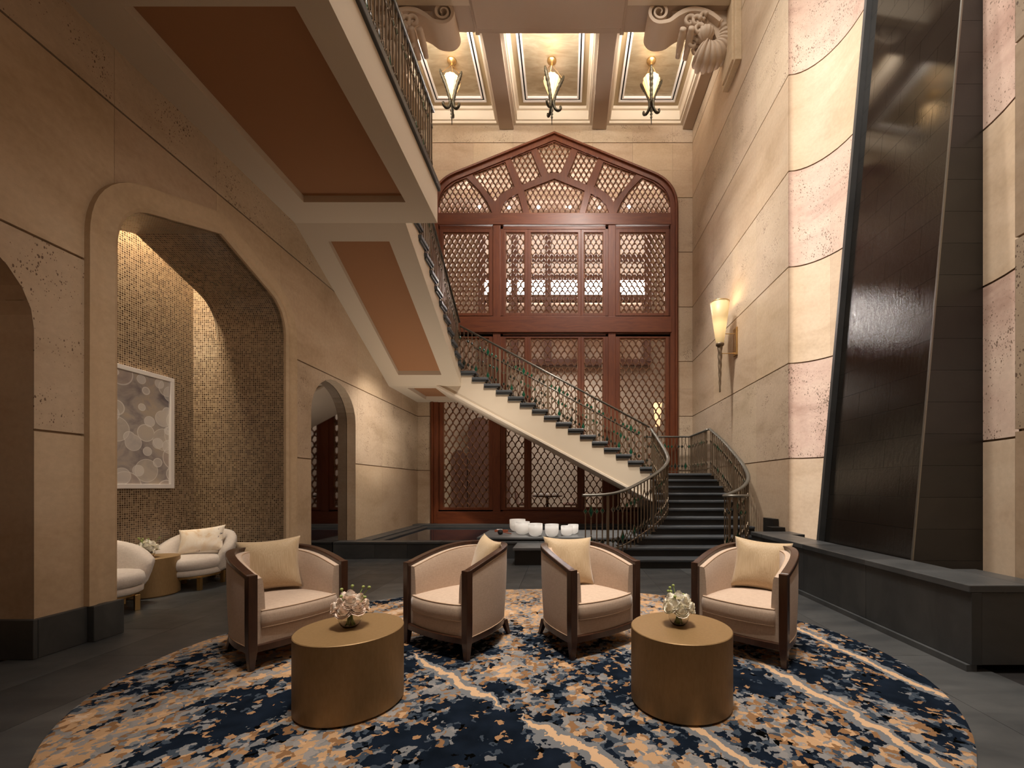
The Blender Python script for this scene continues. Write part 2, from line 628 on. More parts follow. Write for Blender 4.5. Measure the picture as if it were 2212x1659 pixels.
MAT['plaster_lamp'] = plain('carved_plaster', (0.56, 0.44, 0.33), 0.7, spec=0.25)


def mirror():
    m = NT('tinted_mirror')
    m.set(Base_Color=(0.34, 0.32, 0.31, 1), Metallic=1.0, Roughness=0.03)
    return m.m


MAT['mirror'] = mirror()


def water():
    m = NT('pool_water')
    m.set(Base_Color=(0.012, 0.018, 0.026, 1), Roughness=0.05, Specular_IOR_Level=0.9)
    m.bump(m.noise(m.pos((1, 1, 1)), 6, 2), 0.03, 0.01)
    return m.m


MAT['water'] = water()


def goldleaf():
    m = NT('gold_leaf_panel')
    n1 = m.noise(m.pos((0.6, 2.4, 1)), 3.0, 5, 0.65, 0.8)
    m.color(m.ramp(n1, [(0.3, (0.30, 0.23, 0.14)), (0.7, (0.46, 0.38, 0.26))]))
    m.set(Roughness=0.42, Metallic=0.45)
    return m.m


MAT['goldleaf'] = goldleaf()


def rug_mat():
    m = NT('abstract_tufted_wool')
    raw = m.n('ShaderNodeTexCoord').outputs['Object']
    # the pattern is made of small irregular patches: every patch takes one colour
    wn_ = m.n('ShaderNodeTexNoise'); wn_.inputs['Scale'].default_value = 22; wn_.inputs['Detail'].default_value = 3
    m.l(raw, wn_.inputs['Vector'])
    wsub = m.n('ShaderNodeVectorMath', operation='SUBTRACT', i_1=(0.5, 0.5, 0.5)); m.l(wn_.outputs['Color'], wsub.inputs[0])
    wsc = m.n('ShaderNodeVectorMath', operation='SCALE'); wsc.inputs['Scale'].default_value = 0.10; m.l(wsub.outputs[0], wsc.inputs[0])
    wad = m.n('ShaderNodeVectorMath', operation='ADD'); m.l(raw, wad.inputs[0]); m.l(wsc.outputs[0], wad.inputs[1])
    fl2 = m.n('ShaderNodeVectorMath', operation='MULTIPLY', i_1=(1, 1, 0)); m.l(wad.outputs[0], fl2.inputs[0])
    cell = m.n('ShaderNodeTexVoronoi', i_Scale=31.0, i_Randomness=1.0); m.l(fl2.outputs[0], cell.inputs['Vector'])
    obj_c = cell.outputs['Position']
    crand = m.n('ShaderNodeSeparateColor'); m.l(cell.outputs['Color'], crand.inputs[0])
    sep = m.n('ShaderNodeSeparateXYZ'); m.l(obj_c, sep.inputs[0])
    X, Y = sep.outputs[0], sep.outputs[1]

    def field(rot, seed, stretch, sc_big, sc_small):
        mp = m.n('ShaderNodeMapping')
        mp.inputs['Rotation'].default_value = (0, 0, rot)
        mp.inputs['Location'].default_value = (seed, seed * 1.7, 0)
        m.l(obj_c, mp.inputs['Vector'])
        mp2 = m.n('ShaderNodeMapping'); mp2.inputs['Scale'].default_value = (stretch, 1, 1)
        m.l(mp.outputs[0], mp2.inputs['Vector'])
        big = m.noise(mp2.outputs[0], sc_big, 2, 0.5, 0.3)
        small = m.noise(mp2.outputs[0], sc_small, 4, 0.62, 0.35)
        return big, small
    bl, sl = field(-0.85, 3.1, 0.45, 1.3, 6.5)
    br, sr = field(1.15, 9.4, 0.55, 1.2, 6.5)
    side = m.n('ShaderNodeMapRange', interpolation_type='SMOOTHSTEP')
    side.inputs['From Min'].default_value = -0.9; side.inputs['From Max'].default_value = 0.6
    m.l(X, side.inputs['Value'])
    s = side.outputs[0]
    def lerp(a, b):
        mm = m.n('ShaderNodeMix', data_type='FLOAT'); m.l(s, mm.inputs[0]); m.l(a, mm.inputs[2]); m.l(b, mm.inputs[3]); return mm.outputs[0]
    big = lerp(bl, br); small = lerp(sl, sr)
    # deep navy gathers on the right and along the front left, paler wool at the far side
    bias = m.math('ADD', m.math('MULTIPLY', Y, 0.022), m.math('MULTIPLY', m.math('MAXIMUM', m.math('SUBTRACT', X, 0.9), 0.0), -0.055))
    for (gx_, gy_, gr, ga) in ((-1.85, -0.75, 0.55, -0.07), (0.1, -1.15, 0.6, -0.05), (0.5, 0.9, 0.6, 0.03)):
        ddx = m.math('SUBTRACT', X, gx_); ddy = m.math('SUBTRACT', Y, gy_)
        q = m.math('DIVIDE', m.math('ADD', m.math('MULTIPLY', ddx, ddx), m.math('MULTIPLY', ddy, ddy)), -gr * gr)
        bias = m.math('ADD', bias, m.math('MULTIPLY', m.math('EXPONENT', q), ga))
    bias = m.math('ADD', bias, 0.024)
    v = m.math('ADD', m.math('ADD', m.math('MULTIPLY', big, 0.48), m.math('MULTIPLY', small, 0.52)), bias)
    v = m.math('ADD', v, m.math('MULTIPLY', m.math('SUBTRACT', crand.outputs[0], 0.5), 0.085))
    navy = m.noise(raw, 7, 3)
    navyc = m.ramp(navy, [(0.3, (0.003, 0.0055, 0.010)), (0.7, (0.0075, 0.0125, 0.023))])
    col = m.ramp(v, [(0.0, (0.0, 0.0, 0.0)), (0.458, (0.038, 0.050, 0.068)), (0.474, (0.155, 0.155, 0.16)), (0.496, (0.20, 0.108, 0.052)),
                     (0.512, (0.20, 0.19, 0.185)), (0.532, (0.40, 0.25, 0.14)), (0.566, (0.24, 0.22, 0.21)), (0.584, (0.48, 0.30, 0.17)), (0.63, (0.52, 0.38, 0.27))], 'CONSTANT')
    isn = m.math('LESS_THAN', v, 0.458)
    col = m.mix(isn, col, navyc)
    isl = m.math('MULTIPLY', m.math('GREATER_THAN', crand.outputs[1], 0.93), isn)
    col = m.mix(isl, col, (0.29, 0.165, 0.085))
    # pale veins
    rs = m.n('ShaderNodeSeparateXYZ'); m.l(raw, rs.inputs[0]); X, Y = rs.outputs[0], rs.outputs[1]
    wob = m.noise(raw, 3.2, 4, 0.6)
    wob2 = m.noise(raw, 14, 3, 0.6)
    off = m.math('ADD', m.math('MULTIPLY', m.math('SUBTRACT', wob, 0.5), 0.24), m.math('MULTIPLY', m.math('SUBTRACT', wob2, 0.5), 0.09))
    for (x0, y0, x1, y1, w) in RUG_VEINS:
        dx, dy = x1 - x0, y1 - y0
        L = math.hypot(dx, dy); nx, ny = -dy / L, dx / L
        d = m.math('ADD', m.math('ADD', m.math('MULTIPLY', X, nx), m.math('MULTIPLY', Y, ny)), -(nx * x0 + ny * y0))
        d = m.math('ABSOLUTE', m.math('ADD', d, off))
        t = m.math('ADD', m.math('ADD', m.math('MULTIPLY', X, dx / L), m.math('MULTIPLY', Y, dy / L)), -(dx / L * x0 + dy / L * y0))
        tp = m.math('MINIMUM', m.math('MINIMUM', m.math('MULTIPLY', t, 4 / L), m.math('MULTIPLY', m.math('SUBTRACT', L, t), 4 / L)), 1.0)
        g = m.math('LESS_THAN', d, m.math('MULTIPLY', tp, w * 2.0))
        p = m.math('LESS_THAN', d, m.math('MULTIPLY', tp, w * 0.8))
        col = m.mix(g, col, (0.14, 0.145, 0.155))
        col = m.mix(p, col, (0.50, 0.33, 0.20))
    fuzz = m.noise(raw, 230, 2, 0.7)
    col = m.mix(0.18, col, m.ramp(fuzz, [(0.3, (0.7, 0.7, 0.7)), (0.7, (1.2, 1.2, 1.2))]), 'MULTIPLY')
    m.color(col)
    m.bump(m.math('ADD', m.math('MULTIPLY', fuzz, 0.6), m.math('MULTIPLY', v, 1.5)), 0.25, 0.005)
    m.set(Roughness=1.0, Specular_IOR_Level=0.05)
    return m.m


def art_mat():
    m = NT('abstract_bubble_print')
    uv = m.pos((1, 1, 1), src='uv')
    base = m.ramp(m.noise(uv, 3.0, 5, 0.6, 0.6), [(0.3, (0.17, 0.15, 0.17)), (0.5, (0.42, 0.37, 0.34)), (0.62, (0.50, 0.42, 0.33)), (0.75, (0.30, 0.27, 0.33))])
    for sc, thr, colr, al in ((2.0, 0.42, (0.50, 0.41, 0.36), 0.5), (2.6, 0.40, (0.70, 0.64, 0.56), 0.5), (3.3, 0.36, (0.80, 0.76, 0.72), 0.5), (4.4, 0.33, (0.86, 0.83, 0.80), 0.55)):
        vo = m.n('ShaderNodeTexVoronoi', i_Scale=sc, i_Randomness=0.85)
        off = m.n('ShaderNodeVectorMath', operation='ADD', i_1=(sc * 3.7, sc * 1.3, 0)); m.l(uv, off.inputs[0]); m.l(off.outputs[0], vo.inputs['Vector'])
        inr = m.math('LESS_THAN', vo.outputs['Distance'], thr)
        ring = m.math('MULTIPLY', inr, m.math('GREATER_THAN', vo.outputs['Distance'], thr - 0.02))
        base = m.mix(m.math('MULTIPLY', inr, al), base, colr)
        base = m.mix(m.math('MULTIPLY', ring, 0.6), base, (0.85, 0.82, 0.78))
    m.color(base)
    m.set(Roughness=0.5)
    return m.m


def print_fabric():
    m = NT('watercolour_print_fabric')
    v = m.pos((1, 1, 1), src='obj')
    n1 = m.noise(v, 5.0, 4, 0.6, 1.0)
    c = m.ramp(n1, [(0.30, (0.62, 0.40, 0.20)), (0.45, (0.74, 0.62, 0.48)), (0.6, (0.80, 0.72, 0.62)), (0.72, (0.66, 0.52, 0.42))])
    n2 = m.noise(v, 7.0, 3, 0.5, 2.2)
    c = m.mix(m.math('GREATER_THAN', n2, 0.685), c, (0.11, 0.10, 0.12))
    m.color(c); m.set(Roughness=0.85)
    return m.m


def petal_mat(name, a, b):
    m = NT(name)
    n1 = m.noise(m.pos((1, 1, 1), src='obj'), 40, 3)
    m.color(m.ramp(n1, [(0.35, a), (0.65, b)]))
    m.set(Roughness=0.7, Subsurface_Weight=0.0, Sheen_Weight=0.2)
    return m.m


MAT['print'] = print_fabric()
MAT['art'] = art_mat()
MAT['petal_pink'] = petal_mat('blush_petals', (0.90, 0.70, 0.58), (0.94, 0.85, 0.75))
MAT['petal_ivory'] = petal_mat('ivory_petals', (0.90, 0.83, 0.66), (0.94, 0.90, 0.80))

# ================================================================== THE SETTING
MAT['gilt'] = plain('gilt_paint', (0.36, 0.27, 0.16), 0.5, 0.2)
XL, XR, YB = -4.16, 3.56, 11.7
COURSES = [0.0, 1.79, 3.31, 4.85, 6.38, 7.92, 9.45, 10.99, 12.5]
JOINT = 0.010
M_C, M_W, M_ZS, M_ZA, M_XS, M_ZSH = 4.99, 1.16, 3.53, 4.377, 0.83, 4.07      # mosaic arch
S_W, S_ZS, S_ZA = 0.72, 2.58, 3.25                                            # small arches
SC, S_SW, S_SZ, S_SA, S_SX, S_SH = -0.3185, 3.445, 9.14, 11.24, 2.765, 10.125   # wooden screen arch


def stone_course_wall(parent, u_joints, face, holes, thick=0.07, zmax=lambda u: 99, mats=None, split=False):
    """blocks of a coursed wall; face(u, z, depth) gives the world point"""
    for ci in range(len(COURSES) - 1):
        z0, z1 = COURSES[ci] + (JOINT if ci else 0), COURSES[ci + 1] - JOINT
        pitted = ci % 2 == 1
        rows = [(z0, z1)] if pitted or ci == 0 or not split else [(z0, (z0 + z1) / 2 - 0.0015), ((z0 + z1) / 2 + 0.0015, z1)]
        for (a, b) in zip(u_joints[:-1], u_joints[1:]):
            if z0 > zmax(0.5 * (a + b)): continue
            for (r0, r1) in rows:
                polys = [[(a + 0.0015, r0), (b - 0.0015, r0), (b - 0.0015, r1), (a + 0.0015, r1)]]
                for h in holes: polys = subtract(polys, h)
                if not polys: continue
                mb = MB()
                for p in polys:
                    n = len(p)
                    vs = [face(u, z, 0.0) for u, z in p] + [face(u, z, thick) for u, z in p]
                    mb.add(vs, [tuple(range(n))] + [(i, (i + 1) % n, n + (i + 1) % n, n + i) for i in range(n)])
                me = bpy.data.meshes.new('stone_block')
                me.from_pydata(mb.v, [], mb.f)
                me.materials.append((mats or MAT)['stone_p' if pitted else 'stone_s'])
                o = bpy.data.objects.new('stone_block', me); COL.objects.link(o); o.parent = parent


# ---- floor: a bed and its slate tiles
floor = MB().box(-7.2, 4.4, -4, 19, -0.30, -0.012).build('floor', MAT['matt_black'])
tag(floor, 'floor of dark grey slate tiles laid in staggered rows', 'floor', kind='structure')
tile_mesh = {}
TW, TL = 0.62, 1.24
for i, x in enumerate([-6.2 + TW * k for k in range(16)]):
    for j in range(-1, 9):
        y0 = j * TL + (TL / 2 if i % 2 else 0) - 0.4
        if x + TW > 3.6 or y0 > 8.5: continue
        if x + TW < -4.2 and (y0 + TL < 3.6 or y0 > 6.4): continue
        key = 't'
        if key not in tile_mesh:
            tile_mesh[key] = MB().box(0.0015, TW - 0.0015, 0.0015, TL - 0.0015, -0.02, 0.0).mesh('floor_tile', MAT['slate'])
        obj('floor_tile', tile_mesh[key], floor, (x, y0, 0))

# ---- left wall
wall_left = MB().box(XL - 0.32, XL - 0.045, -4, 1.82, 0, 6.1)
wl = MB()
holesL = [arch_poly(M_C, M_W, -0.1, M_ZS, M_ZA, M_XS, M_ZSH), round_poly(7.53, S_W, -0.1, S_ZS, S_ZA), round_poly(2.54, S_W, -0.1, S_ZS, S_ZA)]
polys = [[(-4, 0), (YB + 0.3, 0), (YB + 0.3, 13), (-4, 13)]]
for h in holesL: polys = subtract(polys, h)
for p in polys: wl.prism(p, 'x', XL - 0.17, XL - 0.03)
wall_left = wl.build('wall_left', MAT['stone_j'])
tag(wall_left, 'travertine wall of wide courses with a mosaic arch and smaller arches', 'wall', kind='structure')
UJ = [3.84 + 1.12 * k for k in range(-4, 8)]
UJ = UJ[:-1] + [YB]
stone_course_wall(wall_left, UJ, lambda u, z, d: (XL - d, u, z), holesL, zmax=lambda u: 6.2 if u < 6 else 99)
# reveals of the small arches (stone lining)
for c in (7.53, 2.54):
    mb = MB()
    inner = round_poly(c, S_W - 0.004, -0.02, S_ZS, S_ZA - 0.004, 20)[1:]
    outer = round_poly(c, S_W + 0.05, -0.02, S_ZS, S_ZA + 0.05, 20)[1:]
    dep = 0.17 if c > 5 else 0.55
    pts = inner + [(c - S_W + 0.004, -0.02)]
    ring_o = outer + [(c - S_W - 0.05, -0.02)]
    for k in range(len(pts) - 1):
        mb.add([(XL - 0.002, *pts[k]), (XL - 0.002, *pts[k + 1]), (XL - dep, *pts[k + 1]), (XL - dep, *pts[k])], [(0, 1, 2, 3)])
    mb.build('arch_reveal', MAT['stone_s'], wall_left)
# mirror glass in the far small arch, dark lobby behind the near one
mir = MB().box(XL - 0.20, XL - 0.175, 7.53 - S_W - 0.04, 7.53 + S_W + 0.04, 0.02, S_ZA + 0.05).build('mirror', MAT['mirror'])
tag(mir, 'arched mirror set in the small stone arch beside the pool', 'mirror')
mb = MB().box(-5.4, -5.3, 1.0, 4.0, 0, 4).box(-5.4, XL - 0.17, 3.26, 3.30, 0, 3.6)
wlb = mb.build('wall_lobby', MAT['stone_s']); tag(wlb, 'stone lobby wall seen inside the near arch', 'wall', kind='structure')

# ---- mosaic niche: back, jambs, vault, each with uv in metres
NX_B, NX_V = -5.494, -5.151


def uv_strip(name, pts_a, pts_b, us, va, vb, mat, parent):
    """ribbon between two point rows; u follows us, v runs va to vb"""
    me = bpy.data.meshes.new(name)
    n = len(pts_a)
    me.from_pydata([tuple(p) for p in pts_a] + [tuple(p) for p in pts_b], [], [(i, i + 1, n + i + 1, n + i) for i in range(n - 1)])
    uvl = me.uv_layers.new(name='UVMap')
    for p in me.polygons:
        i = p.vertices[0]
        for li, vi in zip(p.loop_indices, p.vertices):
            k = vi % n
            uvl.data[li].uv = (us[k], va if vi < n else vb)
    me.materials.append(mat)
    o = bpy.data.objects.new(name, me); COL.objects.link(o); o.parent = parent
    return o


niche = thing('wall_niche', (0, 0, 0), label='arched alcove lined with brown and gold glass mosaic', cat='alcove', kind='structure')
ND0, ND1 = M_C - M_W + 0.005, M_C + M_W - 0.005
uv_strip('mosaic_back', [(NX_B, ND0, 0), (NX_B, ND1, 0)], [(NX_B, ND0, 5.6), (NX_B, ND1, 5.6)], [ND0, ND1], 0, 5.6, MAT['mosaic'], niche)
for d in (ND0, ND1):
    uv_strip('mosaic_jamb', [(NX_B, d, 0), (XL + 0.002, d, 0)], [(NX_B, d, M_ZS), (XL + 0.002, d, M_ZS)], [NX_B, XL - 0.02], 0, M_ZS, MAT['mosaic'], niche)
    uv_strip('mosaic_jamb', [(NX_B, d, M_ZS), (NX_V, d, M_ZS)], [(NX_B, d, 5.6), (NX_V, d, 5.6)], [NX_B, NX_V], M_ZS, 5.6, MAT['mosaic'], niche)
prof = arch_poly(M_C, M_W - 0.005, 0, M_ZS, M_ZA - 0.005, M_XS, M_ZSH - 0.005, 10)[2:]
arc = [0]
for a, b in zip(prof[:-1], prof[1:]): arc.append(arc[-1] + math.dist(a, b))
uv_strip('mosaic_vault', [(XL + 0.002, d, z) for d, z in prof], [(NX_V, d, z) for d, z in prof], arc, XL - 0.02, NX_V, MAT['mosaic'], niche)
# upper side of the vault and the top of the light slot
mb = MB()
poly = [(d, z) for d, z in prof] + [(ND0, 5.6), (ND1, 5.6)]
mb.prism(poly, 'x', NX_V, NX_V + 0.03)
mb.box(NX_B, NX_V + 0.03, ND0, ND1, 5.6, 5.65)
mb.build('slot_facing', MAT['mosaic'], niche)
area((NX_B + 0.17, M_C, 5.45), (NX_B + 0.06, M_C, 2.6), 1100, 0.06, 2.2, (1, 0.83, 0.60), 'alcove_cove_lamp')
spot((-4.60, 4.9, 4.25), (-5.0, 5.65, 0.3), 150, 22, 0.8, (1, 0.93, 0.86), 0.05)
spot((-4.60, 4.9, 4.25), (-4.95, 4.65, 0.3), 150, 22, 0.8, (1, 0.93, 0.86), 0.05)
# moulded stone frame round the alcove
fr = thing('trim_1', (0, 0, 0), label='moulded stone frame round the mosaic alcove', cat='trim', kind='structure')
path = [(M_C + M_W, 0.31)] + prof + [(M_C - M_W, 0.31)]


def offset_path(path, d):
    out = []
    n = len(path)
    for i, p in enumerate(path):
        a = path[max(i - 1, 0)]; b = path[min(i + 1, n - 1)]
        t1 = Vector((p[0] - a[0], p[1] - a[1])) if i > 0 else Vector((b[0] - p[0], b[1] - p[1]))
        t2 = Vector((b[0] - p[0], b[1] - p[1])) if i < n - 1 else t1
        t1.normalize(); t2.normalize()
        n1 = Vector((t1.y, -t1.x)); n2 = Vector((t2.y, -t2.x))
        nn = (n1 + n2); nn.normalize()
        k = 1 / max(0.5, nn.dot(n1))
        out.append((p[0] + nn.x * d * k, p[1] + nn.y * d * k))
    return out


sec = [(0.0, -0.05), (0.0, 0.035), (0.035, 0.055), (0.06, 0.045), (0.09, 0.03), (0.15, 0.03), (0.185, 0.05), (0.235, 0.05), (0.235, -0.05)]
rows = [offset_path(path, d) for d, _ in sec]
mb = MB()
mb.loft([[(XL + s[1], rows[k][i][0], rows[k][i][1]) for k, s in enumerate(sec)] for i in range(len(path))], True, True)
mb.build('moulding', MAT['stone_trim'], fr, angle=40)

# ---- baseboard of black slate under the left wall
bb = thing('baseboard_left', (0, 0, 0), label='black slate plinth along the foot of the arcade wall', cat='baseboard', kind='structure')
def plinth(d0, d1, out):
    MB().box(XL - 0.03, XL + out, d0, d1, 0, 0.31).build('plinth_panel', MAT['slate'], bb, bevel=0.006)
plinth(3.262, 3.60, 0.030)
plinth(3.60, ND0 + 0.012, 0.085)
plinth(ND1 - 0.012, 6.41, 0.085)
plinth(6.41, 6.81, 0.030)
plinth(-3, 1.82, 0.03)
MB().box(XL - 0.55, XL + 0.03, 3.262 - 0.03, 3.262, 0, 0.31).build('plinth_panel', MAT['slate'], bb, bevel=0.006)

# ---- back wall
hole = arch_poly(SC, S_SW - 0.02, -0.1, S_SZ, S_SA - 0.02, S_SX, S_SH)
wbm = MB()
polys = [[(XL - 0.3, 0), (XR + 0.9, 0), (XR + 0.9, 13), (XL - 0.3, 13)]]
for p in subtract(polys, hole): wbm.prism(p, 'y', YB + 0.03, YB + 0.28)
wall_back = wbm.build('wall_back', MAT['stone_j'])
tag(wall_back, 'coursed travertine end wall pierced by the tall pointed arch', 'wall', kind='structure')
UB = [XL] + [1.88 + 1.12 * k for k in range(-5, 2)] + [XR]
stone_course_wall(wall_back, UB, lambda u, z, d: (u, YB + d, z), [hole], split=True)
# ---- right wall: straight, concave niche of the water feature, straight
wr = MB().box(XR + 0.03, XR + 0.9, -4, 3.28, 0, 13).box(XR + 0.03, XR + 0.9, 6.68, YB + 0.3, 0, 13).box(4.18, 4.4, 3.0, 7, 0, 13)
wall_right = wr.build('wall_right', MAT['stone_j'])
tag(wall_right, 'coursed travertine wall with a concave bay behind the water wall', 'wall', kind='structure')
faceR = lambda u, z, d: (XR + d, u, z)
stone_course_wall(wall_right, [6.66 + 1.12 * k for k in range(0, 5)] + [YB], faceR, [])
stone_course_wall(wall_right, [3.30 - 1.12 * k for k in range(4, -1, -1)], faceR, [])
niche_path = [(XR + 0.55 * math.sin(a), 5.82 + 0.84 * math.cos(a)) for a in [PI / 2 * k / 10 for k in range(11)]]
niche_path += [(4.11, 4.98)] + [(x, 9.96 - y) for x, y in niche_path[::-1]]
cut = [0, 6, 11, 17, 22]
for ci in range(len(COURSES) - 1):
    z0, z1 = COURSES[ci] + (JOINT if ci else 0), COURSES[ci + 1] - JOINT
    for a, b in zip(cut[:-1], cut[1:]):
        seg = niche_path[a:b + 1]
        mb = MB(); n = len(seg)
        vs = [(x, y, z0) for x, y in seg] + [(x, y, z1) for x, y in seg]
        back = [(x + 0.05, y, z) for (x, y, z) in vs]
        mb.add(vs + back, [(i, i + 1, n + i + 1, n + i) for i in range(n - 1)]
               + [(i, i + 1, 2 * n + i + 1, 2 * n + i) for i in range(n - 1)]
               + [(n + i, n + i + 1, 3 * n + i + 1, 3 * n + i) for i in range(n - 1)])
        me = bpy.data.meshes.new('stone_block'); me.from_pydata(mb.v, [], mb.f)
        for p in me.polygons: p.use_smooth = True
        me.materials.append(MAT['stone_pink' if ci % 2 else 'stone_s'])
        o = bpy.data.objects.new('stone_block', me); COL.objects.link(o); o.parent = wall_right
mb = MB()
seg = [(x + 0.03, y) for x, y in niche_path]
mb.loft([[(x, y, 0) for x, y in seg], [(x, y, 13) for x, y in seg]], False, False)
mb.build('joint_backing', MAT['stone_j'], wall_right)

# ---- wall behind the camera and the ceiling
wf = MB().box(-7.2, 4.6, -4.2, -4, 0, 13).build('wall_front', MAT['stone_s'])
tag(wf, 'plain stone wall closing the hall opposite the screen', 'wall', kind='structure')
BZ, CZ = 11.36, 11.90
ceil = MB().box(-7.2, 4.6, -4.2, 8.3, 12.6, 12.9).box(XL - 0.3, XR + 0.9, 8.2, YB + 0.4, CZ + 0.10, 12.9).build('ceiling', MAT['beam'])
tag(ceil, 'plaster ceiling with deep gilded coffers between beams', 'ceiling', kind='structure')
# cross beam carried by the carved brackets
MB().box(XL, XR, 8.62, 9.19, BZ, 12.1).build('cross_beam', MAT['beam'], ceil)
MB().box(XL, XR, 8.50, 8.66, BZ - 0.03, 12.6).build('beam_moulding', MAT['cream'], ceil, bevel=0.01)
MB().box(-1.93, 1.22, 7.6, 9.03, BZ - 0.10, 12.6).build('beam_soffit', MAT['beam'], ceil, bevel=0.01)
MB().box(-1.96, 1.25, 9.0, 9.20, BZ - 0.02, 12.1).build('beam_soffit', MAT['beam'], ceil, bevel=0.01)
for x0, x1 in ((-1.99, -1.90), (1.19, 1.28)):
    MB().box(x0, x1, 7.6, 9.21, BZ - 0.05, 12.3).build('beam_moulding', MAT['beam'], ceil, bevel=0.01)
for xc, w in ((-1.66, 0.20), (0.94, 0.20), (XR - 0.14, 0.14), (XL + 0.14, 0.14)):
    MB().box(xc - w, xc + w, 9.1, YB, BZ, 12.1).build('coffer_beam', MAT['beam'], ceil, bevel=0.012)
edges = [XL + 0.28, -1.86, -1.46, 0.74, 1.14, XR - 0.28]
for k in range(3):
    x0, x1 = edges[2 * k], edges[2 * k + 1]
    y0, y1 = 9.19, YB
    cf = thing('ceiling_coffer', (0, 0, 0)); cf.parent = ceil
    def frame(name, ins, w, za, zb, mat, bev=0.0):
        a0, a1, b0, b1 = x0 + ins, x1 - ins, y0 + ins, y1 - ins
        MB().plate([[(a0, b0), (a1, b0), (a1, b1), (a0, b1)],
                    [(a0 + w, b0 + w), (a0 + w, b1 - w), (a1 - w, b1 - w), (a1 - w, b0 + w)]], 'z', za, zb).build(name, mat, cf)
    frame('cornice', 0.0, 0.07, 11.48, 11.55, MAT['cream_white'])
    frame('cornice', 0.0, 0.11, 11.55, CZ + 0.1, MAT['cream_white'])
    frame('cornice', 0.11, 0.06, 11.80, CZ + 0.1, MAT['cream_white'])
    frame('gilt_band', 0.17, 0.13, CZ - 0.02, CZ + 0.1, MAT['gilt'])
    frame('silver_frame', 0.30, 0.05, CZ - 0.05, CZ + 0.1, MAT['white_frame'])
    frame('black_inlay', 0.35, 0.04, CZ - 0.03, CZ + 0.1, MAT['matt_black'])
    frame('silver_frame', 0.39, 0.04, CZ - 0.05, CZ + 0.1, MAT['white_frame'])
    MB().box(x0 + 0.42, x1 - 0.42, y0 + 0.42, y1 - 0.42, CZ, CZ + 0.1).build('gilt_panel', MAT['goldleaf'], cf)
    xc = 0.5 * (x0 + x1)
    area((xc, 9.30, 11.42), (xc, 10.6, 12.1), 55, x1 - x0 - 0.7, 0.06, (1, 0.94, 0.84), 'coffer_cove_lamp')
# pilaster blocks under the beam ends
for sx, s in ((XR, -1), (XL, 1)):
    pb = thing('trim_2' if s < 0 else 'trim_3', (0, 0, 0), label='stone pilaster block under the beam end on the %s wall' % ('sconce' if s < 0 else 'gallery'), cat='trim', kind='structure')
    xs = sorted((sx, sx + 0.13 * s))
    MB().box(xs[0], xs[1], 8.42, 9.14, 9.98, BZ).build('pilaster', MAT['stone_trim'], pb, bevel=0.01)
    xs = sorted((sx, sx + 0.17 * s))
    MB().box(xs[0], xs[1], 8.50, 9.06, 10.05, BZ).build('pilaster_panel', MAT['stone_trim'], pb, bevel=0.01)

# ================================================================== STAIR
R, T2, T1 = 0.15, 0.28125, 0.297
D1, DF = 6.83, 9.80
Z1, Z2, Z3 = 1.65, 4.05, 6.0
X1, X2 = 2.04, -2.46
stair = thing('staircase', (0, 0, 0), label='cream staircase with black slate treads turning up to the gallery', cat='staircase')
# flight one: black slate, its lower steps flare out to the left
left_curve = catmull([(0.20, 6.80), (0.60, 6.86), (0.95, 6.98), (1.26, 7.20), (1.62, 7.60), (1.84, 7.95), (1.95, 8.35), (1.98, 8.8), (2.0, 9.3), (2.0, 9.8)], 8)


def left_x(d):
    best = min(left_curve, key=lambda p: abs(p[1] - d))
    return best[0]


for k in range(1, 12):
    y0 = D1 + (k - 1) * T1
    xl = (0.12, 0.88, 1.28, 1.56, 1.78, 1.90, 1.94, 1.96, 1.97, 1.98, 1.98)[k - 1]
    xr = 3.22 if k < 2 else 3.5
    if k < 11:
        MB().box(xl, xr, y0 - 0.03, y0 + T1 + 0.04, k * R - 0.045, k * R).build('tread', MAT['slate_step'], stair, bevel=0.012)
    MB().box(xl + 0.02, xr, y0, y0 + T1 + 0.02, (k - 1) * R - 0.02 if k > 1 else 0, k * R - 0.044).build('riser', MAT['slate_black'], stair)
MB().box(1.98, 3.5, DF - 0.03, 11.62, Z1 - 0.05, Z1).build('landing', MAT['slate_step'], stair, bevel=0.01)
MB().box(2.0, 3.5, DF + 0.02, 11.62, 0.0, Z1 - 0.05).build('landing_base', MAT['slate_black'], stair)
# flight two: saw-tooth cream body, overhanging slate treads
top = [(X1, Z1 - 0.7)]
top = []
for i in range(16):
    xa = X1 - i * T2
    top += [(xa, Z1 + i * R), (xa, Z1 + (i + 1) * R - 0.055)] if i == 0 else [(xa, Z1 + i * R - 0.055), (xa, Z1 + (i + 1) * R - 0.055)]
nose = lambda x: Z1 + (X1 - x) / T2 * R
DEP = 0.66
poly = top + [(X2, Z2 - 0.055), (-3.03, Z2 - 0.055), (-3.03, nose(-3.03) - DEP), (X1, nose(X1) - DEP)]
MB().prism(poly, 'y', DF, 11.5).build('stair_string', MAT['cream'], stair)
mb = MB()
mb.prism([(-3.03, nose(-3.03) - DEP - 0.012), (X1, nose(X1) - DEP - 0.012), (X1, nose(X1) - DEP + 0.05), (-3.03, nose(-3.03) - DEP + 0.05)], 'y', DF - 0.03, 11.5)
mb.build('string_moulding', MAT['cream_white'], stair, bevel=0.008)
for i in range(16):
    xa = X1 - i * T2; zt = Z1 + (i + 1) * R
    xe = xa - T2 - 0.02
    MB().box(xe, xa + 0.075, DF - 0.06, 11.5, zt - 0.060, zt).build('tread', MAT['slate_step'], stair, bevel=0.010)
    MB().box(xe + 0.004, xa + 0.03, DF - 0.035, 11.5, zt - 0.10, zt - 0.059).build('tread_moulding', MAT['slate'], stair)
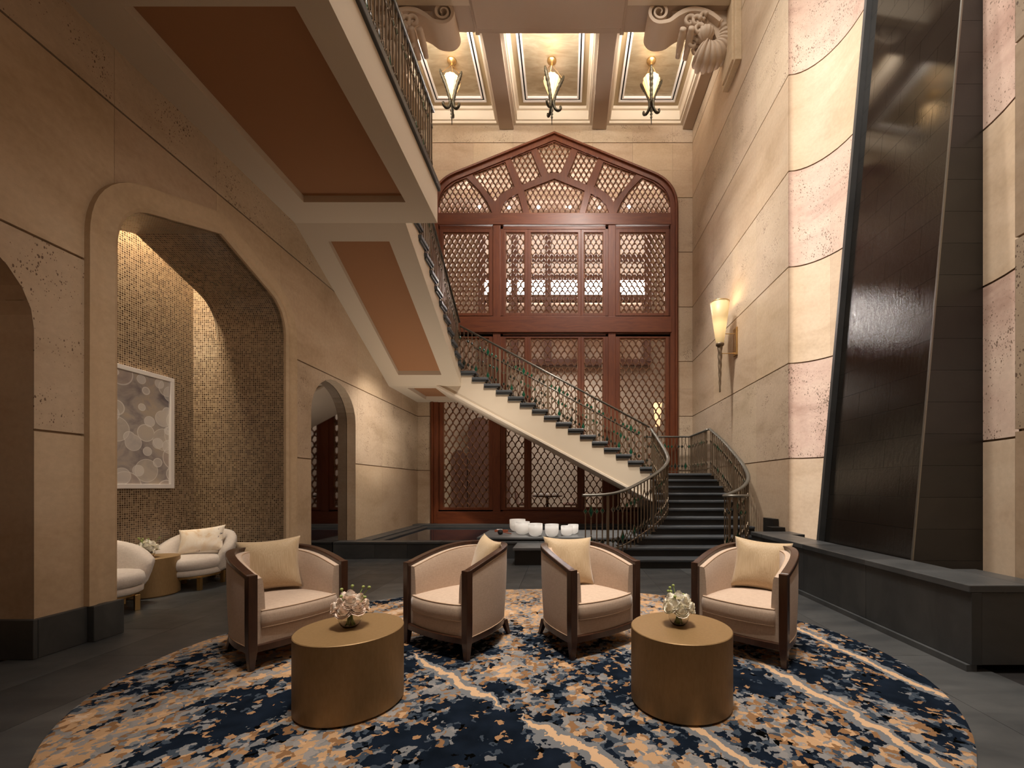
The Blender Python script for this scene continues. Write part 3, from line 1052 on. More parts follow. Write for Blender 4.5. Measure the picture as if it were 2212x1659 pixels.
# corner landing with its panelled soffit
def soffit(name, x0, x1, d0, d1, px0, px1, pd0, pd1, zf, rec=0.10):
    """plaster border hung below a slab, terracotta panel in its recess; zf(d) is the underside"""
    for (a0, a1, b0, b1) in ((x0, px0, d0, d1), (px1, x1, d0, d1), (px0, px1, d0, pd0), (px0, px1, pd1, d1)):
        vs = []
        for z in (0, rec):
            for y in (b0, b1):
                for x in (a0, a1): vs.append((x, y, zf(y) + z))
        MB().add(vs, [(0, 2, 3, 1), (4, 5, 7, 6), (0, 1, 5, 4), (2, 6, 7, 3), (0, 4, 6, 2), (1, 3, 7, 5)]).build('soffit_border', MAT['cream'], stair)
    vs = [(x, y, zf(y) + rec - 0.005) for y in (pd0, pd1) for x in (px0, px1)]
    vs += [(x, y, zf(y) + rec + 0.03) for y in (pd0, pd1) for x in (px0, px1)]
    MB().add(vs, [(0, 2, 3, 1), (4, 5, 7, 6), (0, 1, 5, 4), (2, 6, 7, 3), (0, 4, 6, 2), (1, 3, 7, 5)]).build(name, MAT['terracotta'], stair)


MB().box(XL, X2, DF, YB - 0.02, 3.80, Z2 - 0.055).build('landing_base', MAT['cream'], stair)
MB().box(XL, X2 + 0.03, DF - 0.04, YB - 0.02, Z2 - 0.055, Z2).build('landing', MAT['slate_step'], stair, bevel=0.01)
soffit('soffit_panel', XL, -2.75, DF, YB - 0.02, -3.80, -3.12, 10.0, 11.35, lambda d: 3.70)
# flight three climbs towards the camera
T3 = 3.4 / 12
und = lambda d: 3.70 + (DF - d) * (5.39 - 3.70) / (DF - 6.4)
pts = []
for i in range(13):
    y = DF - i * T3
    pts += [(y, Z2 + i * R - 0.055), (y, Z2 + (i + 1) * R - 0.055)]
poly = pts + [(6.4, und(6.4) + 0.10), (DF, und(DF) + 0.10)]
MB().prism(poly, 'x', XL, X2).build('stair_string', MAT['cream'], stair)
for i in range(12):
    ya = DF - i * T3; zt = Z2 + (i + 1) * R
    MB().box(XL, X2 + 0.06, ya - T3 - 0.02, ya + 0.075, zt - 0.060, zt).build('tread', MAT['slate_step'], stair, bevel=0.010)
    MB().box(XL, X2 + 0.035, ya - T3 + 0.004, ya + 0.03, zt - 0.10, zt - 0.059).build('tread_moulding', MAT['slate'], stair)
soffit('soffit_panel', XL, X2, 6.4, DF, -3.80, -2.82, 6.66, 9.455, und)
# ---- gallery
XG = -1.97
gal = thing('gallery', (0, 0, 0), label='upper gallery with cream fascia and brown recessed soffit panels', cat='gallery')
save = stair
stair = gal
MB().box(XL, XG, -3.98, 6.4, 5.49, 5.90).build('gallery_slab', MAT['cream'], gal)
MB().box(XL, XG + 0.04, -3.98, 6.44, 5.90, 6.0).build('gallery_floor', MAT['slate_edge'], gal, bevel=0.01)
soffit('soffit_panel', XL, XG, 3.2, 6.4, -3.73, -2.28, 3.51, 5.93, lambda d: 5.39)
soffit('soffit_panel', XL, XG, 0.2, 3.2, -3.73, -2.28, 0.5, 2.9, lambda d: 5.39)
MB().box(XL, XG, -3.98, 0.2, 5.39, 5.5).build('soffit_border', MAT['cream'], gal)
stair = save

# ================================================================== WOODEN SCREEN
K = 0.013


def sx(px): return SC + (px) * K            # offset in photo pixels from the screen's axis
def sz(py): return 1.35 + (1050 - py) * K


screen = thing('wooden_screen', (0, 0, 0), label='tall red mahogany screen of scale lattice panels filling the pointed arch', cat='screen')
YS = YB - 0.02
# outer frame follows the arch
right = [(S_SW, 0.31)] + arch_pts(S_SW, S_SZ, S_SA, S_SX, S_SH, 10)
path = [(SC + x, z) for x, z in right] + [(SC - x, z) for x, z in right[-2::-1]]
def frame_sweep(path, sec, name, mat, parent):
    rows = [offset_path(path, d) for d, _ in sec]
    MB().loft([[(rows[k][i][0], YS + s[1], rows[k][i][1]) for k, s in enumerate(sec)] for i in range(len(path))], True, True).build(name, mat, parent, angle=40)
frame_sweep(path, [(0.02, 0.12), (0.02, -0.05), (-0.03, -0.10), (-0.07, -0.10), (-0.075, -0.04), (-0.20, -0.04), (-0.20, 0.12)], 'arch_frame', MAT['mahogany'], screen)


def bar(x0, x1, y0, y1, dep=0.06, name='rail', h=True, back=0.10):
    MB().box(sx(x0), sx(x1), YS - dep, YS + back, sz(y1), sz(y0)).build(name, MAT['mahogany_h' if h else 'mahogany'], screen, bevel=0.008)


bar(-252, 252, 463, 488, 0.05)
bar(-252, 252, 686, 720, 0.07)
bar(-252, 252, 1105, 1131, 0.06)
for s in (-1, 1):
    a, b = sorted((s * 116, s * 132))
    bar(a, b, 488, 686, 0.03, 'mullion', False); bar(a, b, 720, 1105, 0.03, 'mullion', False)
PANELS = []


def arch_cell(mb, cx, cy, p, H, poly, w=0.0125, d0=0.01, d1=0.075, n=6):
    for s in (-1, 1):
        pts = []
        for i in range(n + 1):
            t0 = 0.62
            th = t0 + (PI / 2 - t0) * i / n
            pts.append((cx + s * p / 2 * (math.sin(th) - math.sin(t0)) / (1 - math.sin(t0)), cy - H * (math.cos(t0) - math.cos(th)) / math.cos(t0)))
        for a, b in zip(pts[:-1], pts[1:]):
            if not (inside(a, poly) and inside(b, poly)):
                m = (0.5 * (a[0] + b[0]), 0.5 * (a[1] + b[1]))
                if not inside(m, poly): continue
            dx, dz = b[0] - a[0], b[1] - a[1]
            L = math.hypot(dx, dz); nx, nz = -dz / L * w, dx / L * w
            ex, ez = dx / L * 0.004, dz / L * 0.004
            q = [(a[0] + nx - ex, a[1] + nz - ez), (b[0] + nx + ex, b[1] + nz + ez), (b[0] - nx + ex, b[1] - nz + ez), (a[0] - nx - ex, a[1] - nz - ez)]
            mb.prism(q, 'y', YS + d0, YS + d1)


def lattice(poly, x_phase=None, p=0.150, H=0.132):
    """poly in world x, z"""
    x0 = min(q[0] for q in poly); x1 = max(q[0] for q in poly); z0 = min(q[1] for q in poly); z1 = max(q[1] for q in poly)
    ph = x_phase if x_phase is not None else 0.5 * (x0 + x1)
    mb = MB()
    r = 0
    z = z1 + H
    while z > z0 - 0.01:
        off = (r % 2) * p / 2
        k0 = math.floor((x0 - ph - off) / p) - 1
        k1 = math.ceil((x1 - ph - off) / p) + 1
        for k in range(k0, k1 + 1):
            arch_cell(mb, ph + off + k * p, z, p, H, poly)
        z -= H; r += 1
    if mb.v: mb.build('lattice', MAT['lattice'], screen)


def panel(x0, x1, y0, y1, ring=9):
    """moulded sash with a lattice in it, photo pixels"""
    X0, X1, Z0, Z1 = sx(x0), sx(x1), sz(y1), sz(y0)
    g = ring * K
    o = [(X0 - g, Z0 - g), (X1 + g, Z0 - g), (X1 + g, Z1 + g), (X0 - g, Z1 + g)]
    i = [(X0, Z0), (X1, Z0), (X1, Z1), (X0, Z1)]
    MB().plate([o, i[::-1]], 'y', YS + 0.0, YS + 0.09).build('sash', MAT['mahogany'], screen, bevel=0.008)
    g2 = 0.022
    MB().plate([[(X0, Z0), (X1, Z0), (X1, Z1), (X0, Z1)], [(X0 + g2, Z0 + g2), (X0 + g2, Z1 - g2), (X1 - g2, Z1 - g2), (X1 - g2, Z0 + g2)]], 'y', YS + 0.03, YS + 0.08).build('bead', MAT['lattice'], screen)
    lattice([(X0 + g2, Z0 + g2), (X1 - g2, Z0 + g2), (X1 - g2, Z1 - g2), (X0 + g2, Z1 - g2)], None, *((0.150, 0.132) if y0 < 700 else (0.188, 0.158)))


for (y0, y1) in ((503, 677), (731, 1097)):
    for (x0, x1) in ((-240, -141), (-105, -64), (-51, 51), (64, 105), (141, 240)):
        panel(x0, x1, y0, y1, 6.5 if abs(x0 + x1) < 200 else 9)

for (y0, y1) in ((488, 686), (720, 1105)):
    for s in (-1, 1):
        a, b = sorted((s * 110, s * 117))
        bar(a, b, y0, y1, 0.0, 'stile', False, 0.09)
        a, b = sorted((s * 131, s * 133)); bar(a, b, y0, y1, 0.0, 'stile', False, 0.09)
        a, b = sorted((s * 247, s * 252)); bar(a, b, y0, y1, 0.0, 'stile', False, 0.09)
    bar(-252, 252, y0 + 1.5, y0 + 8, 0.0, 'rail', True, 0.09)
    bar(-252, 252, y1 - 4, y1, 0.0, 'rail', True, 0.09)

# lunette: a plank plate with shaped openings, each filled with lattice
def zp(X, Y): return ((X - 525) * 0.1808, 270 + 0.1808 * Y)


OPEN = [
    [(320, 290), (525, 215), (730, 290), (600, 590), (525, 570), (450, 590)],
    [(800, 325), (1050, 410), (910, 720), (680, 625)],
    [(1110, 455), (1500, 600), (1235, 925), (1180, 850), (1100, 790), (1000, 750)],
    [(1570, 640), (1700, 690), (1850, 810), (1920, 950), (1940, 1065), (1265, 1065), (1320, 940), (1420, 790)],
    [(165, 790), (525, 650), (885, 795), (820, 1065), (230, 1065)],
    [(960, 830), (1060, 880), (1140, 960), (1180, 1065), (895, 1065)],
]
world = []
for q in OPEN:
    w1 = [(sx(a), sz(b)) for a, b in (zp(*p) for p in q)]
    world.append(w1)
    if q[0][0] > 600:
        world.append([(2 * SC - a, b) for a, b in w1][::-1])
outer = [(SC + x, z) for x, z in arch_pts(S_SW - 0.16, S_SZ - 0.15, S_SA - 0.19, S_SX - 0.10, S_SH - 0.17, 10)]
outer = outer + [(2 * SC - x, z) for x, z in outer[-2::-1]]
outer = [(outer[-1][0], sz(466))] + [(outer[0][0], sz(466))] + outer
MB().plate([outer] + [w if area2(w) < 0 else w[::-1] for w in world], 'y', YS - 0.01, YS + 0.09).build('lunette_frame', MAT['mahogany'], screen, bevel=0.012)
for w1 in world:
    if area2(w1) < 0: w1 = w1[::-1]
    c = (sum(p[0] for p in w1) / len(w1), sum(p[1] for p in w1) / len(w1))
    ins = offset_path(w1 + [w1[0]], -0.02)[:-1]
    a = 0.93
    inner = [(c[0] + (p[0] - c[0]) * a, c[1] + (p[1] - c[1]) * a) for p in w1]
    MB().plate([w1, inner[::-1]], 'y', YS + 0.03, YS + 0.075).build('bead', MAT['lattice'], screen)
    lattice(w1, SC)

# ================================================================== ROOM BEHIND THE SCREEN
YF = 14.85
MAT['far_wall'] = stone('far_limestone', (0.50, 0.43, 0.36), (0.60, 0.53, 0.45), (0.66, 0.59, 0.51), False)
MAT['far_brown'] = plain('mauve_brown_timber', (0.20, 0.115, 0.095), 0.6)
fw = MB().box(-7, 7, YF, YF + 0.2, 0, 14).box(-7.2, -7, YB + 0.28, YF, 0, 14).box(7, 7.2, YB + 0.28, YF, 0, 14)
wfar = fw.build('wall_far', MAT['far_wall']); tag(wfar, 'pale limestone walls of the room seen through the screen', 'wall', kind='structure')
fc = MB().box(-7.2, 7.2, YB + 0.28, YF + 0.2, 13.6, 13.8).build('ceiling_far', MAT['cream_white'])
tag(fc, 'pale ceiling of the room behind the screen', 'ceiling', kind='structure')
ff = MB().box(-7.2, 7.2, YB + 0.28, YF, -0.05, 0.30).build('floor_far', plain('far_floor', (0.30, 0.23, 0.17), 0.4))
tag(ff, 'stone floor of the room behind the screen', 'floor', kind='structure')
wg = thing('window_1', (0, 0, 0), label='brown timber window grid with bright panes behind the upper lattice', cat='window', kind='structure')
gx = [-2.95, -1.80, -0.62, 0.57, 1.72, 2.87]
for x in gx: MB().box(x - 0.11, x + 0.11, YF - 0.30, YF - 0.05, 5.7, 11.0).build('mullion', MAT['far_brown'], wg)
for z in (5.7, 7.95, 8.65, 9.35, 10.9): MB().box(-3.05, 2.97, YF - 0.28, YF - 0.07, z - 0.10, z + 0.10).build('transom', MAT['far_brown'], wg)
pane_m = emit('lit_pane', (1.0, 0.88, 0.74), 0.40)
pane_hot = emit('bright_pane', (1.0, 0.93, 0.86), 90.0)
for i in range(5):
    for (z0, z1, mm) in ((5.8, 7.85, None), (8.05, 8.55, pane_hot), (8.75, 9.25, pane_m), (9.45, 10.8, pane_m)):
        if mm is None: continue
        MB().box(gx[i] + 0.11, gx[i + 1] - 0.11, YF - 0.16, YF - 0.14, z0, z1).build('pane', mm, wg)
for (x, y, z, p) in ((-3.5, 13.4, 12.9, 80), (3.5, 13.4, 12.9, 80), (0, 12.9, 13.3, 130), (0, 13.2, 5.2, 75)):
    area((x, y, z), (x * 0.7, 13.9, 0), p, 2.5, 1.4, (1, 0.90, 0.78), 'far_room_fill')  # unseen area fill, added to light the room behind the screen
# small downlights in the far ceiling
dlm = emit('downlight_glow', (1, 0.93, 0.85), 30.0)
sof = MB().box(-7, 7, 13.5, YF, 10.66, 10.95).build('trim_4', MAT['cream_white'])
tag(sof, 'pale soffit holding the downlights behind the lunette', 'trim', kind='structure')
for k, x in enumerate((-2.9, -1.9, -0.9, 0.1, 1.1, 2.1)):
    o = MB().lathe([(0.06, 10.635), (0.06, 10.662)], 14, (x, 13.9, 0)).build('downlight', dlm)
    tag(o, 'small round downlight in the ceiling behind the lunette', 'downlight', 'downlights behind the lunette')
# dark arched recesses, a lamp, tables and chairs glimpsed through the lower lattice
for n, (x, w, zt, lab) in enumerate(((-3.72, 0.28, 2.6, 'shorter'), (-3.0, 0.40, 3.75, 'tallest'), (-2.2, 0.26, 2.0, 'lowest'))):
    p = [(x + a - (0), b) for a, b in round_poly(0, w, 0.3, zt - w, zt, 12)]
    o = MB().prism(p, 'y', 14.5, 14.62).build('door_%d' % (n + 1), MAT['far_brown'])
    tag(o, '%s of three dark round-topped doors behind the lower lattice' % lab, 'door', kind='structure')


def far_chair(x, y, rz, label):
    t = thing('dining_chair', (x, y, 0.30), rz, label, 'chair')
    m = MAT['far_brown']
    MB().box(-0.24, 0.24, -0.24, 0.24, 0.42, 0.50).build('seat', m, t, bevel=0.03)
    MB().loft([[(-0.24, 0.20, 0.48), (0.24, 0.20, 0.48), (0.24, 0.26, 0.48), (-0.24, 0.26, 0.48)],
               [(-0.22, 0.26, 0.92), (0.22, 0.26, 0.92), (0.22, 0.31, 0.92), (-0.22, 0.31, 0.92)]]).build('backrest', m, t, bevel=0.03)
    for a in (-0.2, 0.2):
        for b in (-0.2, 0.2):
            MB().box(a - 0.02, a + 0.02, b - 0.02, b + 0.02, 0, 0.44).build('leg', MAT['walnut'], t)


def far_table(x, y, label):
    t = thing('dining_table', (x, y, 0.30), 0, label, 'table')
    MB().lathe([(0.48, 0.70), (0.50, 0.72), (0.50, 0.745), (0.0, 0.75)], 28, cap=True).build('table_top', MAT['walnut'], t)
    MB().lathe([(0.24, 0), (0.22, 0.03), (0.05, 0.06), (0.045, 0.70)], 20).build('pedestal', MAT['walnut'], t)


far_table(-0.6, 13.6, 'small dark dining table behind the middle of the lower lattice')
far_chair(-1.35, 13.6, PI / 2, 'brown dining chair at the end of the lattice below the stair')
far_chair(0.15, 13.6, -PI / 2, 'brown dining chair beyond the dining table behind the lattice')
for k in range(5):
    x = -0.95 + 0.17 * k
    o = MB().lathe([(0.03, 0), (0.06, 0.03), (0.075, 0.07), (0.065, 0.07), (0.0, 0.035)], 16, (x, 13.42, 1.05)).build('bowl', MAT['ceramic'])
    tag(o, 'small white bowl set out on the dining table behind the lattice', 'bowl', 'bowls on the far dining table')
shade_far = emit('far_lamp_glow', (1.0, 0.70, 0.36), 1.1)
ft = thing('torch_lamp', (3.0, 13.6, 0.30), 0, 'glowing torch lamp behind the panel next to the landing', 'lamp')
MB().lathe([(0.07, 3.0), (0.14, 3.75), (0.13, 3.75), (0.06, 3.0)], 24).build('shade', shade_far, ft, smooth=True)
MB().lathe([(0.16, 0), (0.16, 0.03), (0.02, 0.06), (0.02, 3.0), (0.07, 3.0)], 16).build('stand', MAT['bronze'], ft)

# ================================================================== BALUSTRADES
def rod(mb, z0, z1, w=0.0095):
    mb.box(-w, w, -w * 0.8, w * 0.8, z0, z1)


def outline(zc, hw, hh):
    if hh < 0.08: return [(0, zc - hh), (hw, zc), (0, zc + hh), (-hw, zc)]
    return [(0, zc - hh), (hw * 0.42, zc - hh * 0.46), (hw, zc), (hw * 0.42, zc + hh * 0.46), (0, zc + hh), (-hw * 0.42, zc + hh * 0.46), (-hw, zc), (-hw * 0.42, zc - hh * 0.46)]


def diamond(mb, zc, hw, hh, t=0.010):
    o = outline(zc, hw, hh)
    k = 1 - t / hw * 1.15
    i = [(x * k, zc + (z - zc) * k) for x, z in o]
    mb.plate([o, i[::-1]], 'y', -0.008, 0.008)


def gem(mb, zc, hw, hh):
    o = outline(zc, hw, hh); n = len(o)
    vs = [(x, 0, z) for x, z in o] + [(0, -0.010, zc), (0, 0.010, zc)]
    mb.add(vs, [(i, (i + 1) % n, n) for i in range(n)] + [((i + 1) % n, i, n + 1) for i in range(n)])


BIG, SML = (0.050, 0.135), (0.040, 0.062)
BT = {}
# (upper diamond size, upper filled, lower size, lower filled)
TYPES = [(SML, 'd', SML, 'd'), (BIG, None, BIG, 'g'), (SML, 'g', SML, None), (BIG, 'g', BIG, 'g'), (SML, 'g', SML, 'd'), (BIG, None, BIG, 'd')]


def baluster_mesh(ti, H):
    key = (ti, round(H, 3))
    if key in BT: return BT[key]
    u, uf, l, lf = TYPES[ti]
    zu, zl = H - 0.26, 0.245
    mb = MB()
    rod(mb, 0.0, zl - l[1] + 0.006); rod(mb, zl + l[1] - 0.006, zu - u[1] + 0.006); rod(mb, zu + u[1] - 0.006, H)
    diamond(mb, zl, l[0], l[1]); diamond(mb, zu, u[0], u[1])
    me = mb.mesh('baluster', MAT['bronze'])
    gems = []
    for (f, zc, s) in ((uf, zu, u), (lf, zl, l)):
        if f:
            g = MB(); gem(g, zc, s[0] * 0.86, s[1] * 0.86)
            gems.append(g.mesh('glass_diamond', MAT['green_glass' if f == 'g' else 'dark_glass']))
    BT[key] = (me, gems)
    return BT[key]


POST = {}


def balustrade(label, pts, H=1.02, spacing=0.094, smooth=True, post_every=12, phase=0.06, bottom=0.10, low=0.0):
    """pts: (x, y, z of the walking line); one thing: handrail, bottom rail, posts, balusters"""
    path = catmull(pts, 10) if smooth else [Vector(p) for p in pts]
    t = thing('balustrade', tuple(path[0]), 0, label, 'balustrade')
    org = path[0].copy()
    P = [p - org for p in path]
    hr = [(0.038, 0.0), (0.033, 0.018), (0.016, 0.030), (-0.016, 0.030), (-0.033, 0.018), (-0.038, 0.0), (-0.026, -0.014), (0.026, -0.014)]
    MB().sweep([p + Vector((0, 0, H)) for p in P], hr).build('handrail', MAT['rail'], t, smooth=True)
    br = [(0.011, 0.0), (0.011, 0.016), (-0.011, 0.016), (-0.011, 0.0)]
    MB().sweep([p + Vector((0, 0, bottom)) for p in P], br).build('bottom_rail', MAT['bronze'], t)
    d = phase; acc = 0.0; k = 0
    for a, b in zip(P[:-1], P[1:]):
        L = math.hypot(b.x - a.x, b.y - a.y)
        if L < 1e-6: continue
        while d <= acc + L:
            f = (d - acc) / L
            p = a.lerp(b, f)
            rz = math.atan2(b.y - a.y, b.x - a.x)
            if k % post_every == 1:
                key = round(H + low, 3)
                if key not in POST:
                    POST[key] = MB().box(-0.022, 0.022, -0.010, 0.010, -low, H).box(-0.034, 0.034, -0.024, 0.024, -low, 0.012 - low).mesh('post', MAT['bronze'])
                obj('post', POST[key], t, tuple(p), rz)
            else:
                me, gems = baluster_mesh((k * 5 + k // 3) % len(TYPES), H - 0.0)
                o = obj('baluster', me, t, tuple(p), rz)
                for g in gems: obj('glass_diamond', g, o)
            d += spacing; k += 1
        acc += L
    return t


slope1 = lambda d: 0.15 + (d - D1) * R / T1
nz = lambda x: Z1 + (X1 - x) / T2 * R
L1 = [(2.02, 9.84), (2.05, 9.2), (2.06, 8.6), (2.02, 8.22), (1.88, 7.92), (1.68, 7.66), (1.42, 7.40), (1.12, 7.13), (0.86, 6.96), (0.58, 6.885), (0.27, 6.87)]
balustrade('curved bronze balustrade sweeping down the flared side of the lowest flight', [(x, y, max(slope1(y), 0.165)) for x, y in L1], 1.02, post_every=12)
R1 = [(3.40, 9.84), (3.45, 9.2), (3.43, 8.4), (3.39, 7.92), (3.27, 7.46), (3.02, 7.13), (2.72, 6.92), (2.60, 6.82), (2.66, 6.71), (2.82, 6.69), (2.95, 6.76)]
balustrade('bronze balustrade ending in a scroll on the wall side of the lowest flight', [(x, y, max(slope1(y), 0.165)) for x, y in R1], 1.02, post_every=12)
balustrade('level bronze balustrade round the slate half landing', [(3.39, 9.95, Z1), (3.39, 11.40, Z1), (2.1, 11.40, Z1)], 1.04, smooth=False, post_every=12)
balustrade('long bronze balustrade on the front edge of the middle flight', [(1.98, DF + 0.06, nz(1.98)), (-2.50, DF + 0.06, nz(-2.50))], 1.06, smooth=False, post_every=12)
balustrade('bronze balustrade on the screen side of the middle flight', [(1.98, 11.38, nz(1.98)), (-2.50, 11.38, nz(-2.50))], 1.06, smooth=False, post_every=12, phase=0.10)
n3 = lambda d: Z2 + (DF - d) / T3 * R + 0.15
balustrade('bronze balustrade on the top flight rising to the gallery', [(-2.50, DF - 0.05, n3(DF - 0.05) - 0.1), (-2.50, 6.5, n3(6.5))], 1.06, smooth=False, post_every=12)
balustrade('bronze balustrade on the edge of the upper gallery', [(-2.03, 6.36, Z3), (-2.03, 2.3, Z3)], 1.06, smooth=False, post_every=12, phase=0.05)

# ================================================================== SLATE BENCH AND WATER WALL
bench = thing('slate_bench', (0, 0, 0), label='long black slate bench wall in front of the water feature', cat='bench')
MB().box(2.99, XR, 3.06, 6.58, 0.04, 0.57).build('bench_core', MAT['slate_black'], bench)
jy = [3.02, 4.09, 5.16, 6.23, 6.61]
for a, b in zip(jy[:-1], jy[1:]):
    MB().box(2.945, 3.02, a + 0.002, b - 0.002, 0.05, 0.575).build('front_panel', MAT['slate'], bench, bevel=0.003)
    MB().box(2.93, 3.36, a + 0.0015, b - 0.0015, 0.575, 0.63).build('coping', MAT['slate_edge'], bench, bevel=0.006)
MB().box(3.022, XR, 3.025, 3.08, 0.05, 0.574).build('end_panel', MAT['slate'], bench, bevel=0.003)
MB().box(3.361, XR, 3.021, 3.62, 0.576, 0.6297).build('coping', MAT['slate_edge'], bench, bevel=0.004)
MB().box(3.361, XR, 6.2, 6.61, 0.576, 0.6297).build('coping', MAT['slate_edge'], bench, bevel=0.004)
MB().box(2.915, 2.99, 3.03, 6.6, 0.0, 0.049).build('shadow_plinth', MAT['slate_edge'], bench)
MB().box(3.36, 4.1, 3.5, 6.3, 0.02, 0.50).build('trough', MAT['water'], bench)
sb = MB().box(3.34, 3.55, 6.74, 6.95, 0.0, 0.68).build('stone_block_step', MAT['slate_black']); sb.parent = bench; sb.name = 'end_block'
MB().box(3.46, 3.55, 6.95, 7.3, 0.0, 0.80).build('end_block', MAT['slate_black'], bench)

LEAN = 0.0890
WX = lambda z: 3.415 + LEAN * (z - 0.63)
W0, W1 = 4.11, 5.50
ww = thing('water_wall', (0, 0, 0), label='tall leaning black slate water wall in the curved bay', cat='water feature')
ZT = 8.4
MB().add([(WX(0.3) + 0.012, W0 + 0.01, 0.3), (WX(0.3) + 0.012, W1 - 0.01, 0.3), (4.12, W1 - 0.01, 0.3), (4.12, W0 + 0.01, 0.3),
          (WX(ZT) + 0.012, W0 + 0.01, ZT), (WX(ZT) + 0.012, W1 - 0.01, ZT), (4.14, W1 - 0.01, ZT), (4.14, W0 + 0.01, ZT)],
         [(0, 1, 2, 3), (4, 7, 6, 5), (0, 4, 5, 1), (1, 5, 6, 2), (2, 6, 7, 3), (3, 7, 4, 0)]).build('core', MAT['slate_black'], ww)
RH = 0.313
nrow = int((ZT - 0.3) / RH)
for r in range(nrow):
    z0, z1 = 0.3 + r * RH + 0.0012, 0.3 + (r + 1) * RH - 0.0012
    cuts = [W0, W0 + 0.48, W0 + 0.96, W1] if r % 2 == 0 else [W0, W0 + 0.24, W0 + 0.72, W0 + 1.2, W1]
    for a, b in zip(cuts[:-1], cuts[1:]):
        a += 0.001; b -= 0.001
        MB().add([(WX(z0), a, z0), (WX(z0), b, z0), (WX(z1), b, z1), (WX(z1), a, z1),
                  (WX(z0) + 0.02, a, z0), (WX(z0) + 0.02, b, z0), (WX(z1) + 0.02, b, z1), (WX(z1) + 0.02, a, z1)],
                 [(0, 3, 2, 1), (4, 5, 6, 7), (0, 1, 5, 4), (2, 3, 7, 6), (1, 2, 6, 5), (3, 0, 4, 7)]).build('slate_tile', MAT['wet'], ww)
    x1 = 4.11
    if WX(z1) < x1:
        MB().add([(WX(z0) + 0.001, W0 - 0.008, z0), (x1, W0 - 0.008, z0), (x1, W0 - 0.008, z1), (WX(z1) + 0.001, W0 - 0.008, z1),
                  (WX(z0) + 0.001, W0 + 0.012, z0), (x1, W0 + 0.012, z0), (x1, W0 + 0.012, z1), (WX(z1) + 0.001, W0 + 0.012, z1)],
                 [(0, 1, 2, 3), (4, 7, 6, 5), (0, 4, 5, 1), (3, 2, 6, 7), (0, 3, 7, 4), (1, 5, 6, 2)]).build('cheek_tile', MAT['slate_black'], ww)
for (a, b, prj, bk, nm) in ((W1, W1 + 0.05, 0.075, 0.1, 'far_curb'), (W0 - 0.014, W0 + 0.004, 0.008, 0.006, 'near_trim')):
    MB().add([(WX(0.3) - prj, a, 0.3), (WX(0.3) - prj, b, 0.3), (WX(0.3) + bk, b, 0.3), (WX(0.3) + bk, a, 0.3),
              (WX(ZT) - prj, a, ZT), (WX(ZT) - prj, b, ZT), (WX(ZT) + bk, b, ZT), (WX(ZT) + bk, a, ZT)],
             [(0, 1, 2, 3), (4, 7, 6, 5), (0, 4, 5, 1), (1, 5, 6, 2), (2, 6, 7, 3), (3, 7, 4, 0)]).build(nm, MAT['slate_edge' if nm == 'far_curb' else 'rail'], ww)
spot((3.385, 4.8, 0.53), (3.62, 4.8, 1.5), 260, 130, 1.0, WARM, 0.03)

# ================================================================== POOL
pool = thing('reflecting_pool', (0, 0, 0), label='black slate reflecting pool under the stair', cat='pool')
PD0 = 7.74
jx = [-4.33, -3.56, -2.95, -2.34, -1.73, -1.12, -0.5, 0.1]
for a, b in zip(jx[:-1], jx[1:]):
    MB().box(a + 0.0015, b - 0.0015, PD0 + 0.01, PD0 + 0.05, 0, 0.27).build('front_panel', MAT['slate'], pool, bevel=0.003)
    MB().box(a + 0.001, b - 0.001, PD0, PD0 + 0.26, 0.27, 0.31).build('coping', MAT['slate_edge'], pool, bevel=0.006)
MB().box(-4.33, 2.0, PD0 + 0.04, PD0 + 0.24, 0, 0.27).build('rim_core', MAT['slate_black'], pool)
MB().box(XL - 0.12, 2.0, PD0 + 0.2, 11.4, 0.0, 0.235).build('water', MAT['water'], pool)
MB().box(XL - 0.0, XL + 0.30, 8.25, 11.68, 0.2, 0.285).build('coping', MAT['slate_edge'], pool, bevel=0.006)
MB().box(XL, 2.0, 11.30, 11.70, 0.2, 0.305).build('coping', MAT['slate_edge'], pool, bevel=0.006)
MB().box(XL, 2.0, 11.05, 11.32, 0.15, 0.265).build('ledge', MAT['slate'], pool, bevel=0.006)
MB().box(XL, XL + 0.5, 8.0, 11.3, 0.15, 0.262).build('ledge', MAT['slate'], pool, bevel=0.006)
pf = thing('slate_platform', (0, 0, 0), label='stepped grey slate platform at the pool carrying the white bowls', cat='platform')
MB().box(-0.87, 0.16, 7.10, 7.95, 0.0, 0.255).build('step_base', MAT['slate_black'], pf)
MB().box(-0.90, 0.95, 7.06, 7.98, 0.255, 0.30).build('step_slab', MAT['slate_pale'], pf, bevel=0.006)
MB().box(-1.58, 1.1, 7.95, 9.15, 0.23, 0.34).build('deck_base', MAT['slate_black'], pf)
MB().box(-1.68, 1.45, 7.87, 9.20, 0.34, 0.38).build('deck_slab', MAT['slate_pale'], pf, bevel=0.006)
PZ = 0.38
BOWLS = [(1118, 8.9, 0.168, 0.255, 'largest white quartz bowl, behind the others at the mallet end'),
         (1128.3, 8.36, 0.150, 0.250, 'second white quartz bowl of the row, overlapping the largest one'),
         (1156.5, 8.04, 0.139, 0.242, 'third white quartz bowl counted from the mallet'),
         (1192, 7.98, 0.132, 0.235, 'fourth white quartz bowl counted from the mallet, standing clear of the others'),
         (1224.5, 8.12, 0.117, 0.19, 'fifth white quartz bowl counted from the mallet, in front of the smallest'),
         (1238, 8.42, 0.107, 0.19, 'smallest white quartz bowl, at the stair end of the row')]
